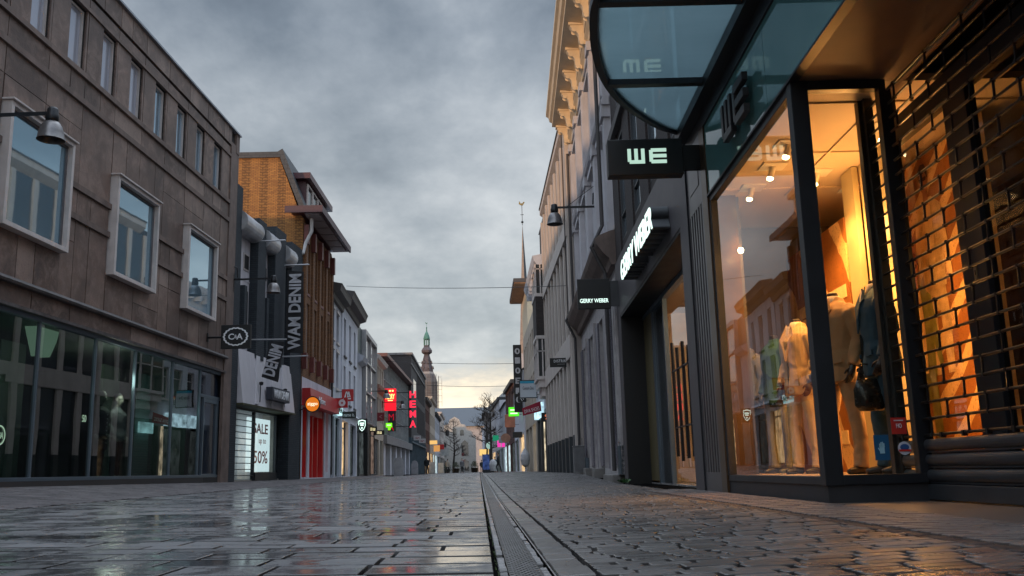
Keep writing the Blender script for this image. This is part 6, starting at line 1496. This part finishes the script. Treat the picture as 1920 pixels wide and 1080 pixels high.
# ================================================================ PEOPLE AND MANNEQUINS
def remesh(mb, name, mat, parent, vox=.012, wr=0.0, fold=(1, 1, 1), sm=2):
    me = bpy.data.meshes.new(name); me.from_pydata(mb.v, [], mb.f)
    bm = bmesh.new(); bm.from_mesh(me); bmesh.ops.recalc_face_normals(bm, faces=bm.faces); bm.to_mesh(me); bm.free()
    o = bpy.data.objects.new(name, me); COL.objects.link(o)
    r = o.modifiers.new('r', 'REMESH'); r.mode = 'VOXEL'; r.voxel_size = vox
    s = o.modifiers.new('s', 'SMOOTH'); s.iterations = sm+2; s.factor = .6
    dg = bpy.context.evaluated_depsgraph_get(); m2 = bpy.data.meshes.new_from_object(o.evaluated_get(dg))
    bpy.data.objects.remove(o); bpy.data.meshes.remove(me)
    if wr:
        nn = [v.normal.copy() for v in m2.vertices]
        for v, n_ in zip(m2.vertices, nn):
            p = Vector((v.co.x*fold[0], v.co.y*fold[1], v.co.z*fold[2]))
            k = noise.noise(p*6)+.5*noise.noise(p*13)
            v.co += n_*wr*(1-abs(k)*2.2)
    m2.materials.clear(); m2.materials.append(mat); m2.shade_smooth(); m2.name = name
    q = bpy.data.objects.new(name, m2); COL.objects.link(q); q.parent = parent; return q
def loft(m, secs, n=14, off=(0, 0)):
    """sections (z, cx, cy, rx, ry)"""
    rings = [[m.P(cx+rx*math.cos(t*2*PI/n), cy+ry*math.sin(t*2*PI/n), z) for t in range(n)] for z, cx, cy, rx, ry in secs]
    for A, B in zip(rings, rings[1:]):
        for t in range(n): m.f.append([A[t], A[(t+1) % n], B[(t+1) % n], B[t]])
    m.f.append(rings[0][::-1]); m.f.append(rings[-1])
def hand(parent, wrist, d, side, mat, s=1.0):
    """palm, four unequal curled fingers and a thumb; d = forearm direction"""
    m = MB(1); d = Vector(d).normalized(); f = Vector((1, 0, 0)); f = (f-d*f.dot(d)).normalized(); l = d.cross(f)*side
    w_ = Vector(wrist)
    m.tube([w_-d*.03, w_+d*.02, w_+d*.06, w_+d*.09], [.026*s, .030*s, .036*s, .030*s], 10)
    for k, L in enumerate((.062, .074, .070, .055)):
        b = w_+d*.085+f*(.027-.018*k)
        m.tube([b, b+d*L*.45+l*.006, b+d*L*.8+l*.022, b+d*L*.92+l*.038], [.0095*s, .009*s, .008*s, .006*s], 7)
    b = w_+d*.03+f*.028; m.tube([b, b+d*.03+f*.022+l*.008, b+d*.058+f*.022+l*.02], [.012*s, .0105*s, .008*s], 7)
    return remesh(m, 'hand', mat, parent, .0045, 0, sm=0)
def body_figure(name, label, cat, loc, rz, jacket, trousers, skin, head=False, H=1.0, pose=0, hair=None, shirt=None, group=None, detail=True, parts_mat=None, zbase=0, lean=0, coat=None, open_=True):
    Q = empty(name, label, cat, loc, rz, group)
    # body: the continuous figure (neck, head when present, torso, limbs)
    m = MB(1)
    loft(m, [(.86, 0, 0, .09, .14), (.98, 0, 0, .10, .15), (1.10, 0, 0, .09, .13), (1.30, .01, 0, .11, .16), (1.44, 0, 0, .09, .16), (1.50, -.01, 0, .055, .09), (1.53, -.01, 0, .052, .055), (1.60, .0, 0, .05, .052), (1.615, .0, 0, .046, .048)])
    legs = ((-1, (.04, .0)), (1, (-.03, .02))) if pose == 0 else ((-1, (.20, .10)), (1, (-.18, -.26)))
    anks = []
    for s_, (kx, ax) in legs:
        K = Vector((kx, s_*.115, .50)); A = Vector((ax if pose else kx-.01, s_*.12, .09)); anks.append((A, s_))
        m.tube([(0, s_*.09, .92), (K.x*.5, s_*.105, .70), K, (A+K)/2+Vector((-.012, 0, 0)), A], [.085, .075, .055, .052, .036], 10)
        m.tube([A+Vector((-.05, 0, -.06)), A+Vector((.02, 0, -.05)), A+Vector((.11, 0, -.066)), A+Vector((.16, 0, -.07))], [.036, .042, .036, .022], 8)
    arms = []
    for s_ in (-1, 1):
        sw = (.10 if s_ > 0 else -.06) if pose else (.0 if s_ > 0 else .02)
        S_ = Vector((0, s_*.185, 1.435)); E_ = Vector((-.03+sw*.5, s_*.245, 1.16)); W_ = Vector((.06+sw, s_*.235, .92)); arms.append((S_, E_, W_, s_))
        m.tube([S_, E_, W_], [.05, .038, .025], 9)
    if head:
        loft(m, [(1.58, .01, 0, .05, .05), (1.62, .035, 0, .06, .052), (1.66, .03, 0, .082, .064), (1.72, .02, 0, .095, .074), (1.78, .01, 0, .098, .076), (1.83, 0, 0, .085, .066), (1.86, 0, 0, .05, .04)])
        m.tube([(.10, 0, 1.735), (.128, 0, 1.695), (.11, 0, 1.685)], [.008, .014, .010], 7)                    # nose
        for s_ in (-1, 1): m.tube([(.01, s_*.072, 1.75), (-.005, s_*.083, 1.72), (.005, s_*.074, 1.69)], [.012, .016, .008], 6)   # ears
        m.tube([(.112, -.022, 1.66), (.118, 0, 1.662), (.112, .022, 1.66)], .006, 6)                            # mouth
    remesh(m, 'body', skin, Q, .011 if detail else .016)
    if head and hair:
        m = MB(1); loft(m, [(1.70, -.045, 0, .065, .075), (1.76, -.025, 0, .088, .083), (1.82, -.005, 0, .100, .080), (1.87, 0, 0, .075, .06), (1.885, 0, 0, .03, .03)]); remesh(m, 'hair', hair, Q, .012)
        m = MB(1)
        for s_ in (-1, 1): m.tube([(.098, s_*.032, 1.725), (.104, s_*.032, 1.725)], [.011, .007], 8)
        m.build('eyes', blackp, Q)
    # trousers
    m = MB(1)
    loft(m, [(.84, 0, 0, .11, .165), (.92, 0, 0, .122, .175), (1.02, 0, 0, .115, .165), (1.06, 0, 0, .11, .158)])
    for (s_, (kx, ax)), (A, _) in zip(legs, anks):
        K = Vector((kx, s_*.128, .50))
        m.tube([(0, s_*.088, .90), (K.x*.5, s_*.108, .72), K, (A+K)/2+Vector((-.012, 0, 0)), A+Vector((0, 0, .02)), A+Vector((.004, 0, -.03))], [.098, .088, .068, .064, .060, .066], 12)
    remesh(m, 'trousers', trousers, Q, .010 if detail else .016, .006 if detail else 0, (1.1, 1.1, 1.2))
    # jacket
    m = MB(1)
    b = .80 if not coat else .62
    loft(m, [(b, .0, 0, .150, .205), (.92, .0, 0, .148, .205), (1.08, .0, 0, .128, .178), (1.22, .008, 0, .140, .198), (1.36, .01, 0, .142, .215), (1.44, .0, 0, .125, .215), (1.485, -.005, 0, .098, .175), (1.52, -.01, 0, .078, .10), (1.56, -.015, 0, .070, .074)], 20)
    for S_, E_, W_, s_ in arms:
        m.tube([S_+Vector((0, -s_*.03, .015)), S_+Vector((0, s_*.015, -.03)), (S_+E_)/2+Vector((0, s_*.012, 0)), E_+Vector((0, s_*.006, 0)), (E_+W_)/2, W_+Vector((-.004, 0, .015))], [.055, .078, .071, .062, .056, .047], 12)
    o = remesh(m, 'jacket', jacket, Q, .010 if detail else .016, .010 if detail else 0, (1, 1, .75), 1)
    if not detail: return Q
    dk_ = parts_mat or jacket
    if open_:      # lapels, pocket flap, breast pocket, buttons
        for s_ in (-1, 1):
            m = MB(1); m.extr([(.085, s_*.045, 1.555), (.115, s_*.10, 1.44), (.148, s_*.085, 1.40), (.160, s_*.03, 1.27), (.165, s_*.005, 1.16), (.14, s_*.012, 1.25), (.10, s_*.02, 1.48)], (.010, 0, 0)); m.build('lapel', dk_, Q)
            m = MB(1); m.extr([(.135, s_*.09, .955), (.105, s_*.165, .965), (.105, s_*.168, 1.0), (.135, s_*.09, .995)], (.018, s_*.012, 0)); m.build('pocket_flap', dk_, Q)
        m = MB(1); 
        for z in (1.12, 1.02): m.lathe([(.001, 0), (.011, .001), (.011, .004), (.001, .005)], (.155, .0, z), 8)
        m.extr([(.16, .004, 1.15), (.165, -.004, .82), (.160, -.010, .82), (.156, -.003, 1.15)], (-.03, 0, 0)); m.build('button_line', blackp, Q)
        if shirt: m = MB(1); loft(m, [(1.46, .02, 0, .075, .075), (1.545, .005, 0, .066, .066), (1.575, .0, 0, .061, .062), (1.578, .0, 0, .056, .057)]); m.build('shirt_collar', shirt, Q, smooth=True); m = MB(1); m.extr([(.10, -.03, 1.53), (.10, .03, 1.53), (.158, .0, 1.2)], (.012, 0, 0)); m.build('shirt_front', shirt, Q)
    for S_, E_, W_, s_ in arms: hand(Q, W_, W_-E_, s_, skin)
    return Q
mskin = pm('dark_mannequin', (.022, .016, .014), .4, .1, 3, .05)
def cloth(name, col, var=.12):
    t = NT(name); n_ = t.noise(3, 5, .6); f = t.noise(160, 2, .5); wr = t.noise(9, 4, .6, t.obj((1, 1, 2.0)), 1.2)
    t.bsdf(Base_Color=t.mix(n_, sh(col, 1-var), sh(col, 1+var)), Roughness=.85, Normal=t.bump(t.math('ADD', t.math('MULTIPLY', f, .15), wr), .35, .012)); return t.m
tan, tan2, chino, olive = cloth('tan_wool', (.44, .30, .15)), cloth('brown_tan_wool', (.36, .22, .11)), cloth('sand_cotton', (.50, .36, .19)), cloth('olive_cotton', (.20, .18, .07))
green_, greyj, navy, dkt = cloth('green_knit', (.018, .085, .048)), cloth('grey_denim', (.30, .32, .34)), cloth('navy_wool', (.025, .07, .11)), cloth('dark_trousers', (.02, .022, .024))
wshirt = cloth('cream_shirt', (.6, .52, .42))
fl_z = .25
def manq(label, u, w_, face, jk, tr, H=1.0, open_=True, name='mannequin', shirt=wshirt, pose=0):
    p = FR.pt(u, w_); q = body_figure(name, label, 'mannequin', (p.x, p.y, fl_z), face, jk, tr, mskin, shirt=shirt, open_=open_, pose=pose); q.scale = (H, H, H); return q
manq('headless mannequin in a tan suit jacket and sand trousers, left of the corner post', 9.72, -.68, math.radians(196), tan, chino)
manq('headless mannequin in a brown tan jacket behind the narrow side pane', 8.5, -.66, math.radians(200), tan2, tan2, 1.03)
manq('headless mannequin in a dark green sweater and olive trousers', 10.95, -.78, math.radians(190), green_, olive, 1.0, False)
manq('headless mannequin in a pale grey jacket and dark trousers, leftmost in the corner display', 10.16, -.34, math.radians(205), greyj, dkt, .97, True) if False else None
p_ = manq('headless mannequin in a pale grey jacket, nearest the fluted pilaster', 11.62, -.62, math.radians(200), greyj, dkt, .98)
p_ = manq('headless mannequin in a navy coat at the right edge of the side pane', 8.0, -.86, math.radians(170), navy, navy, 1.04)
# leather bag held by the navy mannequin
pb = FR.pt(7.93, -.70)
Q = empty('leather_bag', 'black leather bag hanging from the hand of the navy mannequin', 'bag', (pb.x, pb.y, .78))
m = MB(1); loft(m, [(0, 0, 0, .10, .05), (.05, 0, 0, .14, .07), (.18, 0, 0, .14, .065), (.26, 0, 0, .11, .03), (.27, 0, 0, .10, .01)], 16); m.build('pouch', pm('black_leather', (.015, .016, .016), .25, .3, 12, .2), Q, smooth=True); m = MB(1); m.tube([(-.1, 0, .25), (-.06, 0, .4), (.06, 0, .4), (.1, 0, .25)], .008, 6); m.build('strap', blackp, Q)
# department store mannequins
wskin = pm('pale_mannequin', (.5, .46, .4), .45, .1)
for u, w_, jk, tr, lab, hr_ in ((20.1, -.5, cloth('dark_green_coat', (.03, .045, .04)), dkt, 'mannequin in a long dark coat with pale buttons in the department store window', None), (20.95, -.5, cloth('grey_hoodie', (.22, .23, .24)), dkt, 'mannequin in a grey sweater and dark cap in the department store window', blackp)):
    p = FL.pt(u, w_); q = body_figure('mannequin', lab, 'mannequin', (p.x, p.y, .42), -.25, jk, tr, wskin, head=True, hair=hr_, open_=False, coat=(hr_ is None))
    if hr_ is None:
        m = MB(1)
        for k in range(8): m.lathe([(.001, -.015), (.015, 0), (.001, .015)], (.155, .03, .75+.085*k), 6)
        m.build('buttons', whitel, q)
    q.scale = (1.02, 1.02, 1.02)
for k, (u, w_, lab) in enumerate(((1.35, -.95, 'mannequin in an orange brown jacket behind the bars of the denim shop'), (1.95, -1.2, 'mannequin in a beige coat behind the bars of the denim shop'))):
    p = FW_.pt(u, w_); q = body_figure('mannequin', lab, 'mannequin', (p.x, p.y, .3), -.4, cloth('rust_jacket', (.35, .15, .05)) if k == 0 else cloth('beige_coat', (.38, .33, .27)), cloth('pale_jeans_%d' % k, (.25, .26, .3)), wskin, head=True, hair=None, detail=False)
skp = pm('skin', (.42, .24, .17), .5, .1); hairp = pm('dark_hair', (.02, .015, .012), .6)
blackj, jeans = cloth('black_jacket', (.012, .012, .014)), cloth('light_jeans', (.26, .30, .36))
def person(label, x, y, rz, jk, tr, s=.97, pose=1): 
    q = body_figure('person', label, 'person', (x, y, G(x, y)), rz, jk, tr, skp, head=True, hair=hairp, detail=False, pose=pose); q.scale = (s, s, s); return q
person('person in a black jacket and light jeans walking past the glass store', -7.0, 87.0, -PI/2+.3, blackj, jeans, .95)
person('person in a black jacket and brown trousers by the dark brick building', -5.55, 100.0, -PI/2-.2, blackj, cloth('brown_trousers', (.2, .12, .06)), 1.0)
person('person in dark clothes crossing near the far right shops', 1.9, 92.0, PI, blackj, dkt, 1.0)
person('person in a pale coat at the far left menu board', -6.9, 134.0, -PI/2, cloth('pale_coat', (.3, .3, .32)), dkt, 1.0)
person('person in dark clothes in the middle of the far end', .4, 146.0, PI/2, dkt, dkt, 1.0)
person('person in a grey coat walking towards the camera between the far bicycles', -2.2, 122, -PI/2, cloth('grey_coat', (.16, .16, .17)), dkt, .98)
person('person in a navy jacket and light jeans at the far right planter', 2.0, 118, -PI/2+.4, navy, jeans, 1.0)
person('person in a beige jacket by the far left planter', -4.2, 126, PI/2, MATS['beige_coat'], dkt, 1.0)
